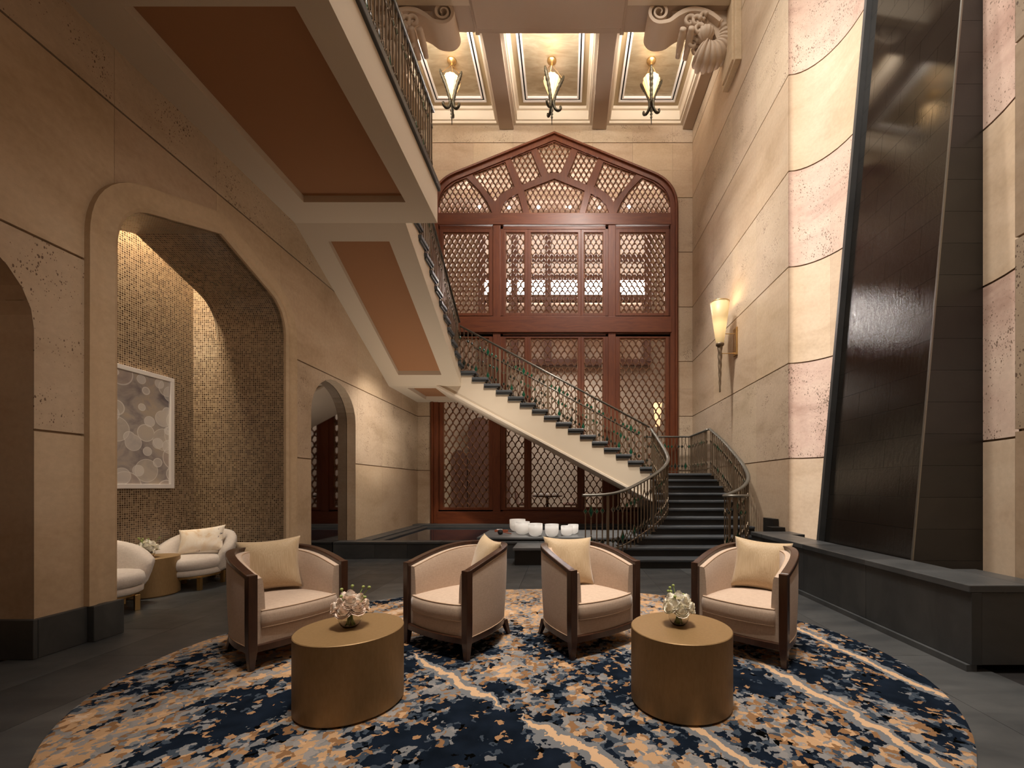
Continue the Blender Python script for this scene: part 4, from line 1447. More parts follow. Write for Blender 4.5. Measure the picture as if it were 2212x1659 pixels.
for (px, d, r, h, lab) in BOWLS:
    t = thing('singing_bowl', ((px - 1222) / 900 * d, d, PZ), 0, lab, 'bowl', 'white quartz bowls on the slate platform')
    prof = [(0.0, 0.0), (r * 0.40, 0.002), (r * 0.72, h * 0.10), (r * 0.93, h * 0.28), (r, h * 0.48), (r, h)]
    inn = [(r - 0.012, h), (r - 0.013, h * 0.48), (r * 0.88, h * 0.30), (r * 0.66, h * 0.14), (0.0, h * 0.08)]
    MB().lathe(prof + inn, 40, cap=False).build('bowl_body', MAT['ceramic'], t, smooth=True)
    MB().lathe([(r - 0.014, h - 0.004), (r - 0.012, h + 0.004), (r - 0.002, h + 0.006), (r + 0.001, h - 0.004)], 40, cap=False).build('rim', MAT['ceramic'], t, smooth=True)
t = thing('mallet', (-1.305, 8.32, PZ), 0, 'black round-headed mallet with red stick lying before the bowls', 'mallet')
MB().lathe([(0.0, 0.0), (0.035, 0.008), (0.052, 0.03), (0.055, 0.055), (0.050, 0.08), (0.034, 0.098), (0.0, 0.105)], 20, cap=False).build('mallet_head', MAT['matt_black'], t, smooth=True)
MB().tube([(0.04, 0, 0.052), (0.22, 0.02, 0.016)], 0.010, 8).build('mallet_handle', MAT['red_wood'], t)
t = thing('wooden_stand', (-1.36, 8.82, PZ), 0.0, 'narrow red wooden stand lying behind the mallet', 'stand')
MB().box(-0.14, 0.14, -0.03, 0.03, 0.0, 0.045).build('stand_body', MAT['red_wood'], t, bevel=0.005)
MB().tube([(-0.10, 0, 0.05), (0.02, 0, 0.05)], 0.010, 8).build('stand_rod', MAT['ceramic'], t)

# ================================================================== RUG
RUG = dict(cx=-0.30, cy=3.285, rx=2.86, ry=2.12)
RUG_VEINS = [(1.30 + 0.30, 3.75 - 3.285, 1.95 + 0.30, 1.4 - 3.285, 0.027), (2.1 + 0.3, 4.3 - 3.285, 2.5 + 0.3, 2.1 - 3.285, 0.030),
             (-1.25 + 0.3, 3.35 - 3.285, -0.35 + 0.3, 2.45 - 3.285, 0.028), (-0.30 + 0.3, 2.42 - 3.285, 0.42 + 0.3, 1.80 - 3.285, 0.030),
             (0.62 + 0.3, 2.5 - 3.285, 0.95 + 0.3, 1.9 - 3.285, 0.03)]
MAT['rug'] = rug_mat()
N = 96
ring = lambda k, z: [(RUG['rx'] * k * math.cos(2 * PI * i / N), RUG['ry'] * k * math.sin(2 * PI * i / N), z) for i in range(N)]
rug = MB().loft([ring(1.0, 0.0), ring(1.0, 0.012), ring(0.994, 0.018), ring(0.5, 0.018), ring(0.02, 0.018)]).build('rug', MAT['rug'])
rug.location = (RUG['cx'], RUG['cy'], 0.0)
tag(rug, 'large oval wool rug in navy, slate grey and tan marbling', 'rug')
RZ = 0.018


# ================================================================== TUB CHAIRS
def superpath(a, y0, L, n=2.6, m=36):
    out = []
    for i in range(m + 1):
        th = PI * i / m
        c, s = math.cos(th), math.sin(th)
        out.append(((a * math.copysign(abs(c) ** (2 / n), c)), y0 + L * abs(s) ** (2 / n)))
    return out


CH_A, CH_Y, CH_L = 0.345, -0.335, 0.665


def chair_top(y): return 0.655 + 0.125 * math.sin(min(1, max(0, (y - CH_Y) / CH_L)) * PI / 2)


def ring_inset(pl, d):
    """inset of the closed U outline"""
    return pl


def make_chair():
    t = thing('tub_armchair')
    U = superpath(CH_A, CH_Y, CH_L)
    # wooden top rail
    MB().sweep([(x, y, chair_top(y)) for x, y in U], [(0.030, 0.0), (0.030, 0.035), (-0.030, 0.035), (-0.030, 0.0)]).build('top_rail', MAT['walnut'], t, bevel=0.006)
    # base rail under the shell
    tp = lambda x, y, k: (x * k, CH_Y + (y - CH_Y) * k)
    low = [tp(x, y, 1 - 0.055 * ((y - CH_Y) / CH_L)) for x, y in U]
    MB().sweep([(x, y, 0.125) for x, y in low], [(0.026, 0.0), (0.026, 0.05), (-0.05, 0.05), (-0.05, 0.0)]).build('base_rail', MAT['walnut'], t, bevel=0.005)
    front = [(CH_A * (1 - 2 * i / 14), CH_Y - 0.035 * (1 - (1 - 2 * i / 14) ** 2)) for i in range(15)]
    MB().sweep([(x, y + 0.005, 0.125) for x, y in front], [(0.022, 0.0), (0.022, 0.05), (-0.03, 0.05), (-0.03, 0.0)]).build('base_rail', MAT['walnut'], t, bevel=0.005)

    def shell(o0, o1, bulge, name):
        rings = []
        for (x, y), (xl, yl), in zip(U, low):
            zt = chair_top(y); zb = 0.17
            rings.append((x, y, xl, yl, zt, zb))
        mb = MB(); pr = []
        m = len(rings)
        for i, (x, y, xl, yl, zt, zb) in enumerate(rings):
            a = U[max(i - 1, 0)]; b = U[min(i + 1, m - 1)]
            tx, ty = b[0] - a[0], b[1] - a[1]; L = math.hypot(tx, ty); nx, ny = ty / L, -tx / L
            sec = []
            for side, off in ((0, o0), (1, o1)):
                fr = [0, 0.04, 0.25, 0.5, 0.75, 0.96, 1.0] if side == 0 else [1.0, 0.96, 0.75, 0.5, 0.25, 0.04, 0]
                for f in fr:
                    bx, by = xl + (x - xl) * f, yl + (y - yl) * f
                    e = off + (bulge if side == (0 if bulge_side else 1) else 0) * math.sin(PI * f) * (1 if bulge_side else -1)
                    if f in (0.0, 1.0): e = off * 0.9 if abs(off) > 0.01 else off
                    sec.append((bx + nx * e, by + ny * e, zb + (zt - zb) * f))
            pr.append(sec)
        mb.loft(pr, True, True)
        return mb.build(name, MAT['linen'], t, smooth=True, angle=50)
    bulge_side = True
    def make_shell(o0, o1, b, name, outer):
        nonlocal bulge_side
        bulge_side = outer
        return shell(o0, o1, b, name)
    make_shell(0.024, 0.0, 0.006, 'outer_panel', True)
    make_shell(0.0, -0.075, 0.018, 'backrest', False)
    # piping along the outside and inside edges of the shell
    def pipe(off, dz, low_edge=False):
        pts = []
        src = low if low_edge else U
        for i, (x, y) in enumerate(src):
            a = src[max(i - 1, 0)]; b = src[min(i + 1, len(src) - 1)]
            tx, ty = b[0] - a[0], b[1] - a[1]; L = math.hypot(tx, ty)
            pts.append((x + ty / L * off, y - tx / L * off, (0.178 if low_edge else chair_top(y) + dz)))
        MB().tube(pts, 0.0045, 6).build('piping', MAT['piping'], t, smooth=True)
    pipe(0.024, -0.004); pipe(-0.068, -0.004); pipe(0.024, 0, True)
    # seat base and loose seat cushion, both bowed at the front
    def plan(ins, bow, fy):
        pts = [(x * (1 - ins / CH_A), CH_Y + (y - CH_Y) * (1 - ins / CH_L)) for x, y in superpath(CH_A, CH_Y, CH_L, 2.6, 28)]
        w = pts[0][0]
        fr = [(-w + 2 * w * i / 12, CH_Y - fy - bow * (1 - (-1 + 2 * i / 12) ** 2)) for i in range(13)]
        return fr + pts[0:]
    pb = plan(0.055, 0.035, 0.0)
    MB().prism(pb, 'z', 0.165, 0.292).build('seat_base', MAT['linen'], t, bevel=0.012, seg=3)
    pc = plan(0.062, 0.040, 0.022)
    cx, cy = 0, 0.0
    def sc(k, z, dome=0.0): return [(x * k, cy + (y - cy) * k, z) for x, y in pc]
    MB().loft([sc(0.96, 0.288), sc(0.99, 0.296), sc(1.005, 0.33), sc(1.005, 0.38), sc(0.985, 0.412), sc(0.955, 0.420), sc(0.8, 0.428), sc(0.5, 0.438), sc(0.15, 0.441)]).build('seat_cushion', MAT['linen'], t, smooth=True)
    for k, z in ((0.978, 0.416), (0.982, 0.293)):
        MB().tube(sc(k, z), 0.0048, 6, closed=True).build('piping', MAT['piping'], t, smooth=True)
    # front posts run down into tapered legs
    for s in (-1, 1):
        x = s * (CH_A)
        def sq(cx_, cy_, h, z): return [(cx_ - h, cy_ - h, z), (cx_ + h, cy_ - h, z), (cx_ + h, cy_ + h, z), (cx_ - h, cy_ + h, z)]
        MB().loft([sq(x + s * 0.004, CH_Y - 0.012, 0.017, 0.0), sq(x, CH_Y - 0.006, 0.029, 0.14), sq(x, CH_Y - 0.004, 0.030, 0.30), sq(x, CH_Y - 0.004, 0.030, chair_top(CH_Y) + 0.034)]).build('front_post', MAT['walnut'], t, bevel=0.004)
    for s in (-1, 1):
        x, y = s * 0.215, CH_Y + CH_L * 0.86
        def sq(cx_, cy_, h, z): return [(cx_ - h, cy_ - h, z), (cx_ + h, cy_ - h, z), (cx_ + h, cy_ + h, z), (cx_ - h, cy_ + h, z)]
        MB().loft([sq(x + s * 0.02, y + 0.045, 0.015, 0.0), sq(x, y, 0.026, 0.14)]).build('rear_leg', MAT['walnut'], t, bevel=0.003)
    return t


proto = make_chair()
CHAIRS = [((-0.53, -0.85), (-0.865, 3.645), 'blush tub armchair facing away from the stair, angled to the table with blush flowers'),
          ((0.593, -0.805), (0.126, 3.679), 'blush tub armchair in front of the white bowls, angled to the table with ivory flowers'),
          ((0.87, -0.49), (-2.396, 3.473), 'blush tub armchair nearest the mosaic alcove, seen from its side'),
          ((-0.695, -0.72), (1.586, 3.531), 'blush tub armchair nearest the slate bench wall')]
for i, (n, c, lab) in enumerate(CHAIRS):
    o = proto if i == 0 else copy_tree(proto)
    o.location = (c[0], c[1], RZ); o.rotation_euler = (0, 0, math.atan2(n[0], -n[1]))
    tag(o, lab, 'armchair', 'four tub armchairs on the rug')


def pillow_mesh(name, w, h, th, mat, n=18, seed=1):
    rnd = random.Random(seed)
    mb = MB(); vs = []; fs = []
    ph = [rnd.uniform(0, 6) for _ in range(4)]
    for side in (1, -1):
        for j in range(n + 1):
            for i in range(n + 1):
                u, v = -1 + 2 * i / n, -1 + 2 * j / n
                pu = 1 - 0.10 * (1 - v * v) * abs(u) ** 2
                pv = 1 - 0.10 * (1 - u * u) * abs(v) ** 2
                t = (max(0, 1 - u ** 4) * max(0, 1 - v ** 4)) ** 0.55 * (0.75 + 0.25 * (1 - u * u) * (1 - v * v))
                wr = 0.006 * math.sin(5 * u + ph[0]) * math.sin(4 * v + ph[1]) * (1 - u * u) * (1 - v * v)
                vs.append((u * w / 2 * pv * (1 if True else 0) * 1.0 if False else u * w / 2 * pu, side * (th / 2 * t + 0.002) + wr, v * h / 2 * pv))
    m = (n + 1) ** 2
    for s in (0, 1):
        for j in range(n):
            for i in range(n):
                a = s * m + j * (n + 1) + i
                q = (a, a + 1, a + n + 2, a + n + 1)
                fs.append(q if s else q[::-1])
    bd = [i for i in range(n)] + [(j + 0) * (n + 1) + n for j in range(n)] + [n * (n + 1) + n - i for i in range(n)] + [(n - j) * (n + 1) for j in range(n)]
    for k in range(len(bd)):
        a, b = bd[k], bd[(k + 1) % len(bd)]
        fs.append((a, b, m + b, m + a))
    mb.add(vs, fs)
    return mb.mesh(name, mat, True)


pm = pillow_mesh('throw_cushion', 0.47, 0.45, 0.17, MAT['gold_silk'])
CUSH = [((-2.56, 3.60), 0.655, (0.42, -0.9), 14, -4, 'gold silk cushion in the armchair nearest the mosaic alcove'),
        ((-0.735, 3.80), 0.645, (-0.86, -0.50), 16, 4, 'gold silk cushion in the armchair facing away from the stair'),
        ((0.03, 3.82), 0.645, (0.34, -0.94), 18, 3, 'gold silk cushion in the armchair in front of the white bowls'),
        ((1.72, 3.67), 0.640, (-0.42, -0.90), 18, 5, 'gold silk cushion in the armchair nearest the slate bench')]
for (xy, z, n, tilt, roll, lab) in CUSH:
    o = bpy.data.objects.new('throw_cushion', pm); COL.objects.link(o)
    yaw = math.atan2(n[0], -n[1])
    M = Matrix.Rotation(yaw, 4, 'Z') @ Matrix.Rotation(math.radians(-tilt), 4, 'X') @ Matrix.Rotation(math.radians(roll), 4, 'Y')
    o.rotation_euler = M.to_euler()
    o.location = (xy[0], xy[1], z + RZ)
    tag(o, lab, 'cushion', 'gold silk cushions on the armchairs')


# ================================================================== DRUM TABLES
def drum(x, y, z, r, h, label):
    t = thing('drum_table', (x, y, z), 0, label, 'side table')
    MB().lathe([(r - 0.02, 0.0), (r - 0.02, 0.012), (r, 0.014), (r, h - 0.006)], 72).build('drum', MAT['table'], t, angle=40)
    MB().lathe([(r, h - 0.006), (r, h - 0.004), (r - 0.004, h), (0.0, h)], 72, cap=False).build('table_top', MAT['table'], t, angle=40)
    return t


TZ = 0.474 - RZ
drum(-1.33, 2.577, RZ, 0.307, TZ, 'round bronze drum table on the rug holding the blush pink flowers')
drum(0.717, 2.60, RZ, 0.305, TZ, 'round bronze drum table on the rug holding the ivory flowers')
drum(-5.17, 5.19, 0, 0.275, 0.47, 'round bronze drum table between the pale chairs in the mosaic alcove')


# ---- vases with ranunculus
def bloom_mesh(mat, r, seed):
    rnd = random.Random(seed)
    mb = MB()
    for layer in range(6):
        n = 5 + layer
        rad = r * (0.28 + 0.72 * layer / 5)
        for k in range(n):
            a0 = 2 * PI * k / n + layer * 0.6 + rnd.uniform(-0.1, 0.1)
            wd = 2 * PI / n * 0.80
            rows = []
            for i in range(5):
                f = i / 4
                rr = rad * (0.35 + 0.65 * math.sin(f * PI * 0.55)) * (1 + 0.05 * rnd.uniform(-1, 1))
                z = -r * 0.55 + (r * 1.05 - 0.10 * layer * r) * f + (-(layer - 2.5) * 0.05 * r) * f * f
                if layer >= 4: z -= 0.10 * r * f
                if f == 1: rr *= (0.90 if layer < 4 else 1.05)
                rows.append([(rr * math.cos(a0 + wd * s * (0.55 + 0.45 * math.sin(f * PI * 0.8))), rr * math.sin(a0 + wd * s * (0.55 + 0.45 * math.sin(f * PI * 0.8))), z - 0.12 * r * s * s * f) for s in (-1, -0.5, 0, 0.5, 1)])
            mb.loft(rows, False, False)
    me = mb.mesh('petals', mat, True)
    return me


def vase(x, y, z, s, mat, labv, labf, labb, group, seed):
    rnd = random.Random(seed)
    t = thing('glass_vase', (x, y, z), 0, labv, 'vase')
    pr = [(0.0, 0.0), (0.040, 0.0), (0.056, 0.018), (0.068, 0.048), (0.064, 0.080), (0.050, 0.104), (0.047, 0.112)]
    inn = [(0.0445, 0.112), (0.0475, 0.104), (0.061, 0.080), (0.065, 0.048), (0.053, 0.021), (0.038, 0.006), (0.0, 0.005)]
    MB().lathe([(r * s, h * s) for r, h in pr + inn], 32, cap=False).build('vase_glass', MAT['glass'], t, smooth=True)
    bm = [bloom_mesh(mat, 0.052 * s, seed + k) for k in range(3)]
    heads = [(0.0, 0.0, 0.175)] + [(0.056 * math.cos(a), 0.056 * math.sin(a), 0.145 + 0.012 * math.sin(3 * a)) for a in [0.2 + 2 * PI * k / 5 for k in range(5)]] \
        + [(0.085 * math.cos(a), 0.085 * math.sin(a), 0.108 + 0.008 * math.cos(2 * a)) for a in [0.5 + 2 * PI * k / 6 for k in range(6)]]
    for k, (hx, hy, hz) in enumerate(heads):
        hx, hy, hz = hx * s * 0.92, hy * s * 0.92, (hz + 0.022) * s
        f = thing('ranunculus', (x, y, z), 0, labf, 'flower', group)
        o = obj('petals', bm[k % 3], f, (hx, hy, hz), rnd.uniform(0, 6))
        tl = Vector((hx, hy, 0)).length / s * 9.0
        ax = math.atan2(hy, hx)
        o.rotation_euler = (Matrix.Rotation(ax, 4, 'Z') @ Matrix.Rotation(min(tl, 1.0), 4, 'Y') @ Matrix.Rotation(rnd.uniform(0, 6), 4, 'Z')).to_euler()
        a = rnd.uniform(0, 6); rb = 0.028 * s
        MB().tube(catmull([(rb * math.cos(a), rb * math.sin(a), 0.009 * s), (0.012 * s * math.cos(ax), 0.012 * s * math.sin(ax), 0.07 * s), (hx * 0.75, hy * 0.75, hz - 0.03 * s)], 5), 0.0032 * s, 6).build('stem', MAT['stem'], f, smooth=True)
    for k in range(6):
        a = rnd.uniform(0, 6.28); rr = rnd.uniform(0.05, 0.12) * s; h = rnd.uniform(0.19, 0.255) * s
        f = thing('ranunculus_bud', (x, y, z), 0, labb, 'flower bud', group + ' buds')
        e = (rr * math.cos(a), rr * math.sin(a), h)
        MB().tube(catmull([(0.02 * s * math.cos(a + 2), 0.02 * s * math.sin(a + 2), 0.01 * s), (0.012 * s * math.cos(a), 0.012 * s * math.sin(a), 0.09 * s), (e[0] * 0.6, e[1] * 0.6, h * 0.75), e], 5), 0.0024 * s, 6).build('stem', MAT['stem'], f, smooth=True)
        MB().lathe([(0.0, -0.009 * s), (0.008 * s, -0.006 * s), (0.0105 * s, 0.0), (0.008 * s, 0.007 * s), (0.0, 0.010 * s)], 12, e, cap=False).build('bud', MAT['bud'], f, smooth=True)


vase(-1.345, 2.60, 0.474, 1.0, MAT['petal_pink'], 'small round glass vase of blush flowers on a bronze drum table', 'blush pink ranunculus in the vase between two armchairs',
     'green ranunculus bud standing out of the blush pink flowers', 'blush pink bouquet', 11)
vase(0.716, 2.64, 0.474, 0.93, MAT['petal_ivory'], 'small round glass vase of ivory flowers on a bronze drum table', 'ivory ranunculus in the vase on the drum table near the bench',
     'green ranunculus bud standing out of the ivory flowers', 'ivory bouquet', 23)
vase(-5.14, 5.12, 0.47, 1.0, MAT['petal_ivory'], 'glass vase of white flowers on the table inside the mosaic alcove', 'white ranunculus in the vase inside the mosaic alcove',
     'green ranunculus bud over the white flowers inside the mosaic alcove', 'alcove bouquet', 37)


# ================================================================== ALCOVE CHAIRS
def make_lounge():
    t = thing('lounge_chair')
    a, y0, L = 0.36, -0.10, 0.44
    U = superpath(a, y0, L, 2.2, 30)
    mb = MB(); pr = []
    m = len(U)
    for i, (x, y) in enumerate(U):
        f = abs(i / (m - 1) * 2 - 1)          # 1 at the arm ends, 0 at the back
        zt = 0.74 - 0.24 * f ** 2.4
        th = 0.075
        A = U[max(i - 1, 0)]; B = U[min(i + 1, m - 1)]
        tx, ty = B[0] - A[0], B[1] - A[1]; l = math.hypot(tx, ty); nx, ny = ty / l, -tx / l
        e = 1.0 if 0 < i < m - 1 else 0.35
        sec = []
        zb = 0.20
        mid, hz = 0.5 * (zt + zb), 0.5 * (zt - zb)
        for k in range(16):
            an = 2 * PI * k / 16
            ca, sa = math.cos(an), math.sin(an)
            px = math.copysign(abs(ca) ** 0.75, ca) * th * e; pz = math.copysign(abs(sa) ** 0.55, sa) * hz * (0.75 + 0.25 * e)
            lean = 0.05 * (pz / hz)
            sec.append((x + nx * (px + lean), y + ny * (px + lean), mid + pz))
        pr.append(sec)
    mb.loft(pr, True, True).build('backrest', MAT['white_boucle'], t, smooth=True)
    pts = [(0.35 * math.cos(2 * PI * k / 40), -0.08 + 0.36 * math.sin(2 * PI * k / 40)) for k in range(40)]
    def sc(k, z): return [(x * k, -0.08 + (y + 0.08) * k, z) for x, y in pts]
    MB().loft([sc(0.88, 0.262), sc(0.985, 0.28), sc(1.02, 0.33), sc(0.99, 0.385), sc(0.92, 0.41), sc(0.6, 0.425), sc(0.2, 0.43)]).build('seat_cushion', MAT['white_boucle'], t, smooth=True)
    MB().loft([sc(0.90, 0.185), sc(0.97, 0.20), sc(0.98, 0.245), sc(0.93, 0.265)]).build('seat_base', MAT['white_boucle'], t, smooth=True)
    MB().loft([sc(0.86, 0.155), sc(0.88, 0.16), sc(0.88, 0.19)]).build('base_band', MAT['brass'], t)
    for (x, y) in ((-0.24, -0.30), (0.24, -0.30), (-0.24, 0.16), (0.24, 0.16)):
        MB().box(x - 0.022, x + 0.022, y - 0.022, y + 0.022, 0, 0.17).build('leg', MAT['brass'], t, bevel=0.003)
    return t


lc = make_lounge()
lc.location = (-5.03, 5.66, 0); lc.rotation_euler = (0, 0, 0.16)
tag(lc, 'pale round-backed lounge chair with a printed cushion in the alcove', 'armchair', 'pale lounge chairs in the alcove')
l2 = copy_tree(lc)
l2.location = (-5.05, 4.48, 0); l2.rotation_euler = (0, 0, 1.05)
tag(l2, 'pale round-backed lounge chair half hidden by the alcove pier', 'armchair', 'pale lounge chairs in the alcove')
pp = pillow_mesh('printed_cushion', 0.54, 0.36, 0.15, MAT['print'], seed=5)
o = bpy.data.objects.new('printed_cushion', pp); COL.objects.link(o)
o.location = (-5.01, 5.73, 0.61)
o.rotation_euler = (Matrix.Rotation(0.25, 4, 'Z') @ Matrix.Rotation(math.radians(-22), 4, 'X') @ Matrix.Rotation(math.radians(-7), 4, 'Y')).to_euler()
tag(o, 'rectangular cushion printed in cream, ochre and black watercolour marks', 'cushion')

# ---- painting on the alcove back wall
pt = thing('framed_painting', (NX_B, 5.0, 1.32), 0, 'white-framed abstract picture of overlapping pale circles in the alcove', 'painting')
pw, phh = 0.79, 1.52
for (a0, a1, b0, b1) in ((-pw, pw, 0, 0.055), (-pw, pw, phh - 0.055, phh), (-pw, -pw + 0.055, 0.055, phh - 0.055), (pw - 0.055, pw, 0.055, phh - 0.055)):
    MB().box(0.0, 0.06, a0, a1, b0, b1).build('frame_bar', MAT['white_frame'], pt, bevel=0.003)
me = bpy.data.meshes.new('canvas')
me.from_pydata([(0.03, -pw + 0.05, 0.05), (0.03, pw - 0.05, 0.05), (0.03, pw - 0.05, phh - 0.05), (0.03, -pw + 0.05, phh - 0.05),
                (0.005, -pw + 0.05, 0.05), (0.005, pw - 0.05, 0.05), (0.005, pw - 0.05, phh - 0.05), (0.005, -pw + 0.05, phh - 0.05)], [], [(0, 1, 2, 3), (7, 6, 5, 4), (0, 4, 5, 1), (1, 5, 6, 2), (2, 6, 7, 3), (3, 7, 4, 0)])
uvl = me.uv_layers.new(name='UVMap')
for p in me.polygons:
    for li, vi in zip(p.loop_indices, p.vertices):
        v = me.vertices[vi].co; uvl.data[li].uv = (v.y, v.z)
me.materials.append(MAT['art'])
obj('canvas', me, pt)

# ================================================================== PENDANTS
horn_m = plain('dark_bronze_horn', (0.045, 0.036, 0.022), 0.42, 0.7)
shade_m = emit('amber_shell_glass', (1.0, 0.60, 0.24), 0.9, (0.9, 0.6, 0.3))
core_m = emit('lamp_core', (1.0, 0.80, 0.50), 12.0)


def make_pendant():
    t = thing('pendant_lamp')
    # origin at the ceiling panel; everything hangs below
    MB().lathe([(0.0, -0.12), (0.03, -0.115), (0.06, -0.08), (0.105, -0.045), (0.115, -0.02), (0.10, 0.0)], 24, cap=False).build('ceiling_rose', MAT['brass'], t, smooth=True)
    angs = [PI / 2 + 0.35 + 2 * PI * k / 3 for k in range(3)]
    for a in angs:
        MB().tube([(0, 0, -0.10), (0.26 * math.cos(a), 0.26 * math.sin(a), -0.46)], 0.005, 5).build('chain', MAT['brass'], t)
        prof = [(0.30, -0.40), (0.27, -0.47), (0.20, -0.60), (0.11, -0.80), (0.055, -0.98), (0.045, -1.08), (0.075, -1.19), (0.14, -1.25), (0.205, -1.23), (0.225, -1.18), (0.205, -1.15)]
        pts = catmull([(r * math.cos(a), r * math.sin(a), z) for r, z in prof], 6)
        n = len(pts)
        rr = []
        for i in range(n):
            f = i / (n - 1)
            base = 0.012 + 0.024 * math.sin(min(1, f * 4.5) * PI / 2) if f < 0.22 else 0.036 - 0.016 * f
            rr.append(1.3 * base * (1 + (0.13 * math.sin(i * 2.1) if f < 0.55 else 0)))
        MB().tube(pts, rr, 10).build('horn', horn_m, t, smooth=True)
    sh = MB().lathe([(0.03, -0.98), (0.08, -0.86), (0.14, -0.70), (0.19, -0.56), (0.20, -0.50), (0.17, -0.46)], 64, cap=False,
                    rfun=lambda r, z, a: r * (1 + 0.10 * abs(math.sin(a * 6)) - 0.05)).build('shell_shade', shade_m, t, smooth=True)
    MB().lathe([(0.0, -0.76), (0.05, -0.72), (0.06, -0.64), (0.04, -0.57), (0.0, -0.55)], 16, cap=False).build('bulb', core_m, t, smooth=True)
    MB().lathe([(0.0, -1.62), (0.010, -1.58), (0.012, -1.46), (0.03, -1.42), (0.012, -1.38), (0.034, -1.34), (0.014, -1.30), (0.038, -1.26), (0.02, -1.20), (0.03, -1.05), (0.0, -1.0)], 16, cap=False).build('finial', horn_m, t, smooth=True)
    return t


pend = make_pendant()
for k, (x, lab) in enumerate(((-2.82, 'shell pendant lamp with dark horns in the coffer beside the gallery'), (-0.344, 'shell pendant lamp with dark horns over the point of the arch'), (2.12, 'shell pendant lamp with dark horns in the coffer by the sconce wall'))):
    o = pend if k == 0 else copy_tree(pend)
    o.location = (x, 10.32, CZ)
    o.rotation_euler = (0, 0, (-0.25, 0.15, 0.5)[k])
    tag(o, lab, 'pendant lamp', 'horned pendant lamps')
    l = bpy.data.lights.new('pendant_bulb', 'POINT'); l.energy = 3; l.color = (1, 0.68, 0.36); l.shadow_soft_size = 0.15
    lo = bpy.data.objects.new('pendant_bulb', l); COL.objects.link(lo); lo.location = (x, 10.32, CZ - 0.42)

# ================================================================== SCONCE
sc_t = thing('wall_sconce', (XR, 8.7, 4.36), 0, 'torch-shaped wall sconce with tall alabaster shade and twisted bronze tail', 'wall sconce')
MB().box(-0.035, 0.0, -0.085, 0.085, -0.29, 0.29).build('back_plate', MAT['brass'], sc_t, bevel=0.006)
for z in (0.17, -0.24):
    MB().tube([(-0.03, 0, z), (-0.34, 0, z - 0.0)], 0.008, 8).build('arm', MAT['brass'], sc_t)


def alabaster():
    m = NT('lit_alabaster')
    pos = m.pos((1, 1, 1), src='obj')
    sp = m.n('ShaderNodeSeparateXYZ'); m.l(pos, sp.inputs[0])
    st = m.ramp(m.math('MULTIPLY_ADD', sp.outputs[2], 1.05, 0.06), [(0.0, 0.12), (0.30, 0.85), (0.42, 1.0), (0.58, 0.50), (1.0, 0.26)])
    m.l(m.math('MULTIPLY', st, 0.95), m.b.inputs['Emission Strength'])
    m.set(Base_Color=(0.50, 0.38, 0.20, 1), Emission_Color=(1, 0.68, 0.30, 1), Roughness=0.5)
    return m.m


MB().lathe([(0.075, -0.03), (0.10, 0.12), (0.15, 0.48), (0.195, 0.82), (0.185, 0.82), (0.14, 0.48), (0.09, 0.12), (0.065, -0.03)], 40, (-0.34, 0, 0), cap=False).build('shade', alabaster(), sc_t, smooth=True)
MB().lathe([(0.198, 0.812), (0.20, 0.822), (0.188, 0.826), (0.184, 0.815)], 40, (-0.34, 0, 0), cap=False).build('shade_rim', MAT['brass'], sc_t, smooth=True)
MB().lathe([(0.05, -0.10), (0.08, -0.075), (0.085, -0.04), (0.07, -0.025)], 24, (-0.34, 0, 0)).build('collar', MAT['bronze'], sc_t, smooth=True)
mb = MB()
mb.lathe([(0.014, -1.05)] + [(0.016 + 0.032 * f, -1.04 + 0.95 * f) for f in [k / 60 for k in range(61)]], 24, (0, 0, 0),
         rfun=lambda r, z, a: r * (1 + 0.13 * math.sin(2 * a + z * 34)))
mb.xform(Matrix.Translation((-0.34, 0, 0)))
mb.build('twisted_tail', MAT['bronze'], sc_t, smooth=True)
l = bpy.data.lights.new('sconce_bulb', 'POINT'); l.energy = 10; l.color = (1, 0.70, 0.38); l.shadow_soft_size = 0.07
lo = bpy.data.objects.new('sconce_bulb', l); COL.objects.link(lo); lo.location = (XR - 0.34, 8.7, 4.36 + 0.86)
spot((XR - 0.25, 8.7, 4.36 + 0.75), (XR + 0.05, 8.75, 7.0), 45, 24, 0.9, (1, 0.80, 0.52), 0.04)

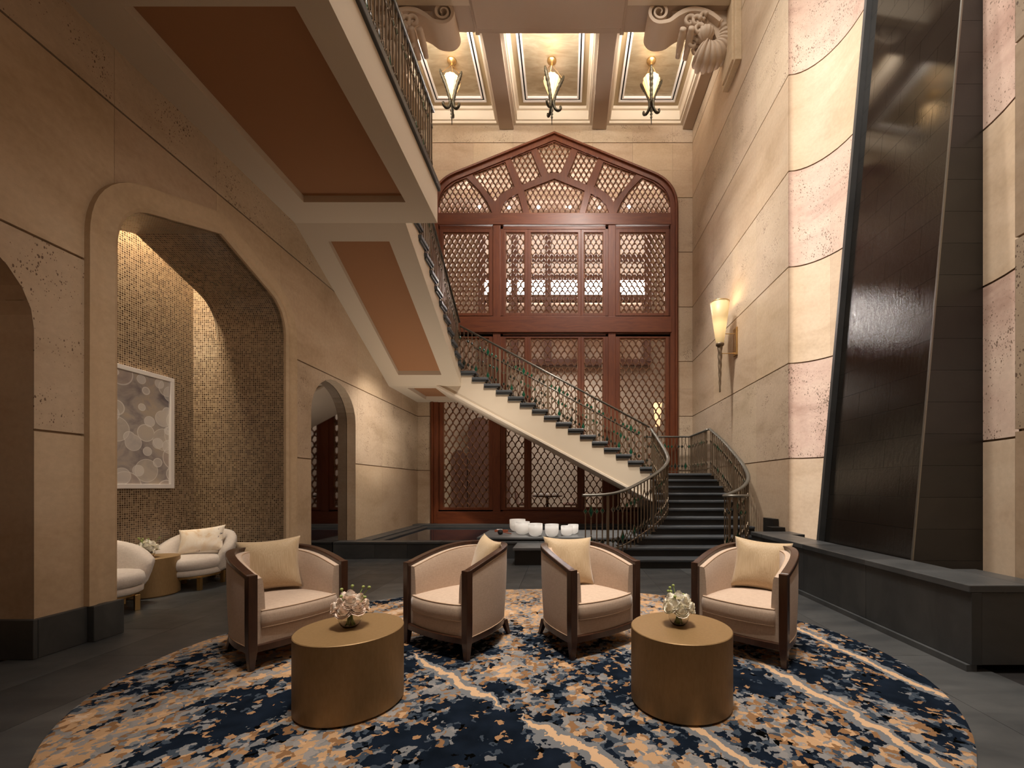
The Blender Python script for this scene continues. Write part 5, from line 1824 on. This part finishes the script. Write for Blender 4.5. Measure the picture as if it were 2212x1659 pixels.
# ================================================================== CARVED BRACKETS
def make_bracket(sgn):
    t = thing('carved_bracket')
    mp = MAT['plaster_lamp']
    # profile in x (towards the room, negative) and z, origin at the wall under the beam
    spiral = []
    for k in range(46):
        a = math.radians(-75 - k * 15.5); r = 0.225 * (1 - k / 54)
        spiral.append((-1.62 + r * math.cos(a), -0.24 + r * math.sin(a)))
    band = [(-0.35, -0.42), (-0.55, -0.27), (-0.80, -0.19), (-1.02, -0.20), (-1.22, -0.29), (-1.40, -0.42)]
    cl = catmull([(x, 0, z) for x, z in band] + [(x, 0, z) for x, z in spiral[0:1]], 6)
    cl = [(p.x, p.z) for p in cl] + spiral[1:]
    n = len(cl)
    th = [0.075 + 0.02 * math.sin(PI * min(1, i / 30)) if i < 36 else max(0.02, 0.075 - 0.055 * (i - 36) / (n - 36)) for i in range(n)]
    rows_o = offset_path(cl, 0.0)
    left, right_ = [], []
    for i, p in enumerate(cl):
        a = cl[max(i - 1, 0)]; b = cl[min(i + 1, n - 1)]
        tx, tz = b[0] - a[0], b[1] - a[1]; L = math.hypot(tx, tz)
        left.append((p[0] - tz / L * th[i] / 2, p[1] + tx / L * th[i] / 2)); right_.append((p[0] + tz / L * th[i] / 2, p[1] - tx / L * th[i] / 2))
    mb = MB()
    mb.loft([[(left[i][0] * sgn, 0.0, left[i][1]), (left[i][0] * sgn, 0.56, left[i][1]), (right_[i][0] * sgn, 0.56, right_[i][1]), (right_[i][0] * sgn, 0.0, right_[i][1])] for i in range(n)])
    mb.build('scroll', mp, t, angle=40)
    # big fluted shell against the wall: a ribbed horn of growing radius
    pts = []; rr = []
    for k in range(150):
        f = k / 149
        a = math.radians(120 - 250 * f)
        R0 = 0.33 - 0.03 * f
        pts.append(((-0.52 + R0 * math.cos(a)) * sgn, 0.20 + 0.10 * f, -0.60 + R0 * math.sin(a)))
        rr.append((0.10 + 0.19 * f) * (1 - 0.16 * abs(math.sin(f * 15 * PI)) ** 6) * (1 if f < 0.95 else 1 - 5 * (f - 0.95)))
    MB().tube(pts, rr, 20).build('fluted_shell', mp, t, smooth=True)
    MB().lathe([(0.0, -0.14), (0.10, -0.12), (0.17, -0.04), (0.18, 0.05), (0.12, 0.12), (0.0, 0.14)], 40, (-0.62 * sgn, 0.16, -0.58), cap=False,
               rfun=lambda r, z, a: r * (1 + 0.09 * math.sin(a * 13))).build('rosette', mp, t, smooth=True)
    # hanging fluted pods and leaf curls
    for (x, z, l) in ((-1.12, -0.52, 0.50), (-0.94, -0.50, 0.56)):
        pts = [(x * sgn, 0.02 + l * f * 0.9, z - 0.05 - 0.16 * f) for f in [k / 20 for k in range(21)]]
        MB().tube(pts, [0.075 * (1 + 0.05 * math.sin(k * 1.8)) * (0.7 + 0.3 * math.sin(PI * min(1, 0.15 + k / 22))) for k in range(21)], 14).build('pod', mp, t, smooth=True)
    for (x, y, z, r) in ((-0.98, 0.05, -0.36, 0.10), (-0.84, 0.03, -0.38, 0.085), (-0.78, 0.06, -0.52, 0.09), (-0.86, 0.2, -0.66, 0.10), (-0.76, 0.3, -0.72, 0.09), (-0.70, 0.02, -0.30, 0.07)):
        pts = [((x + r * (1 - k / 26) * math.cos(k * 0.5)) * sgn, y + 0.004 * k, z + r * (1 - k / 26) * math.sin(k * 0.5)) for k in range(22)]
        MB().tube(pts, [0.045 - 0.0012 * k for k in range(22)], 10).build('leaf_curl', mp, t, smooth=True)
    poly = [(-0.02, -0.9), (-0.02, 0.0), (-1.45, 0.0), (-1.3, -0.16), (-0.95, -0.12), (-0.7, -0.2), (-0.5, -0.4), (-0.3, -0.9)]
    MB().prism([(x * sgn, z) for x, z in poly], 'y', 0.12, 0.5).build('bracket_core', mp, t)
    return t


br = make_bracket(1); br.location = (XR + 0.01, 8.66, BZ + 0.10)
tag(br, 'carved stone bracket with scroll and fluted shell on the sconce wall', 'bracket', 'carved brackets under the cross beam')
bl_ = make_bracket(-1); bl_.location = (XL - 0.01, 8.66, BZ + 0.10)
tag(bl_, 'carved stone bracket with scroll half hidden behind the gallery balustrade', 'bracket', 'carved brackets under the cross beam')
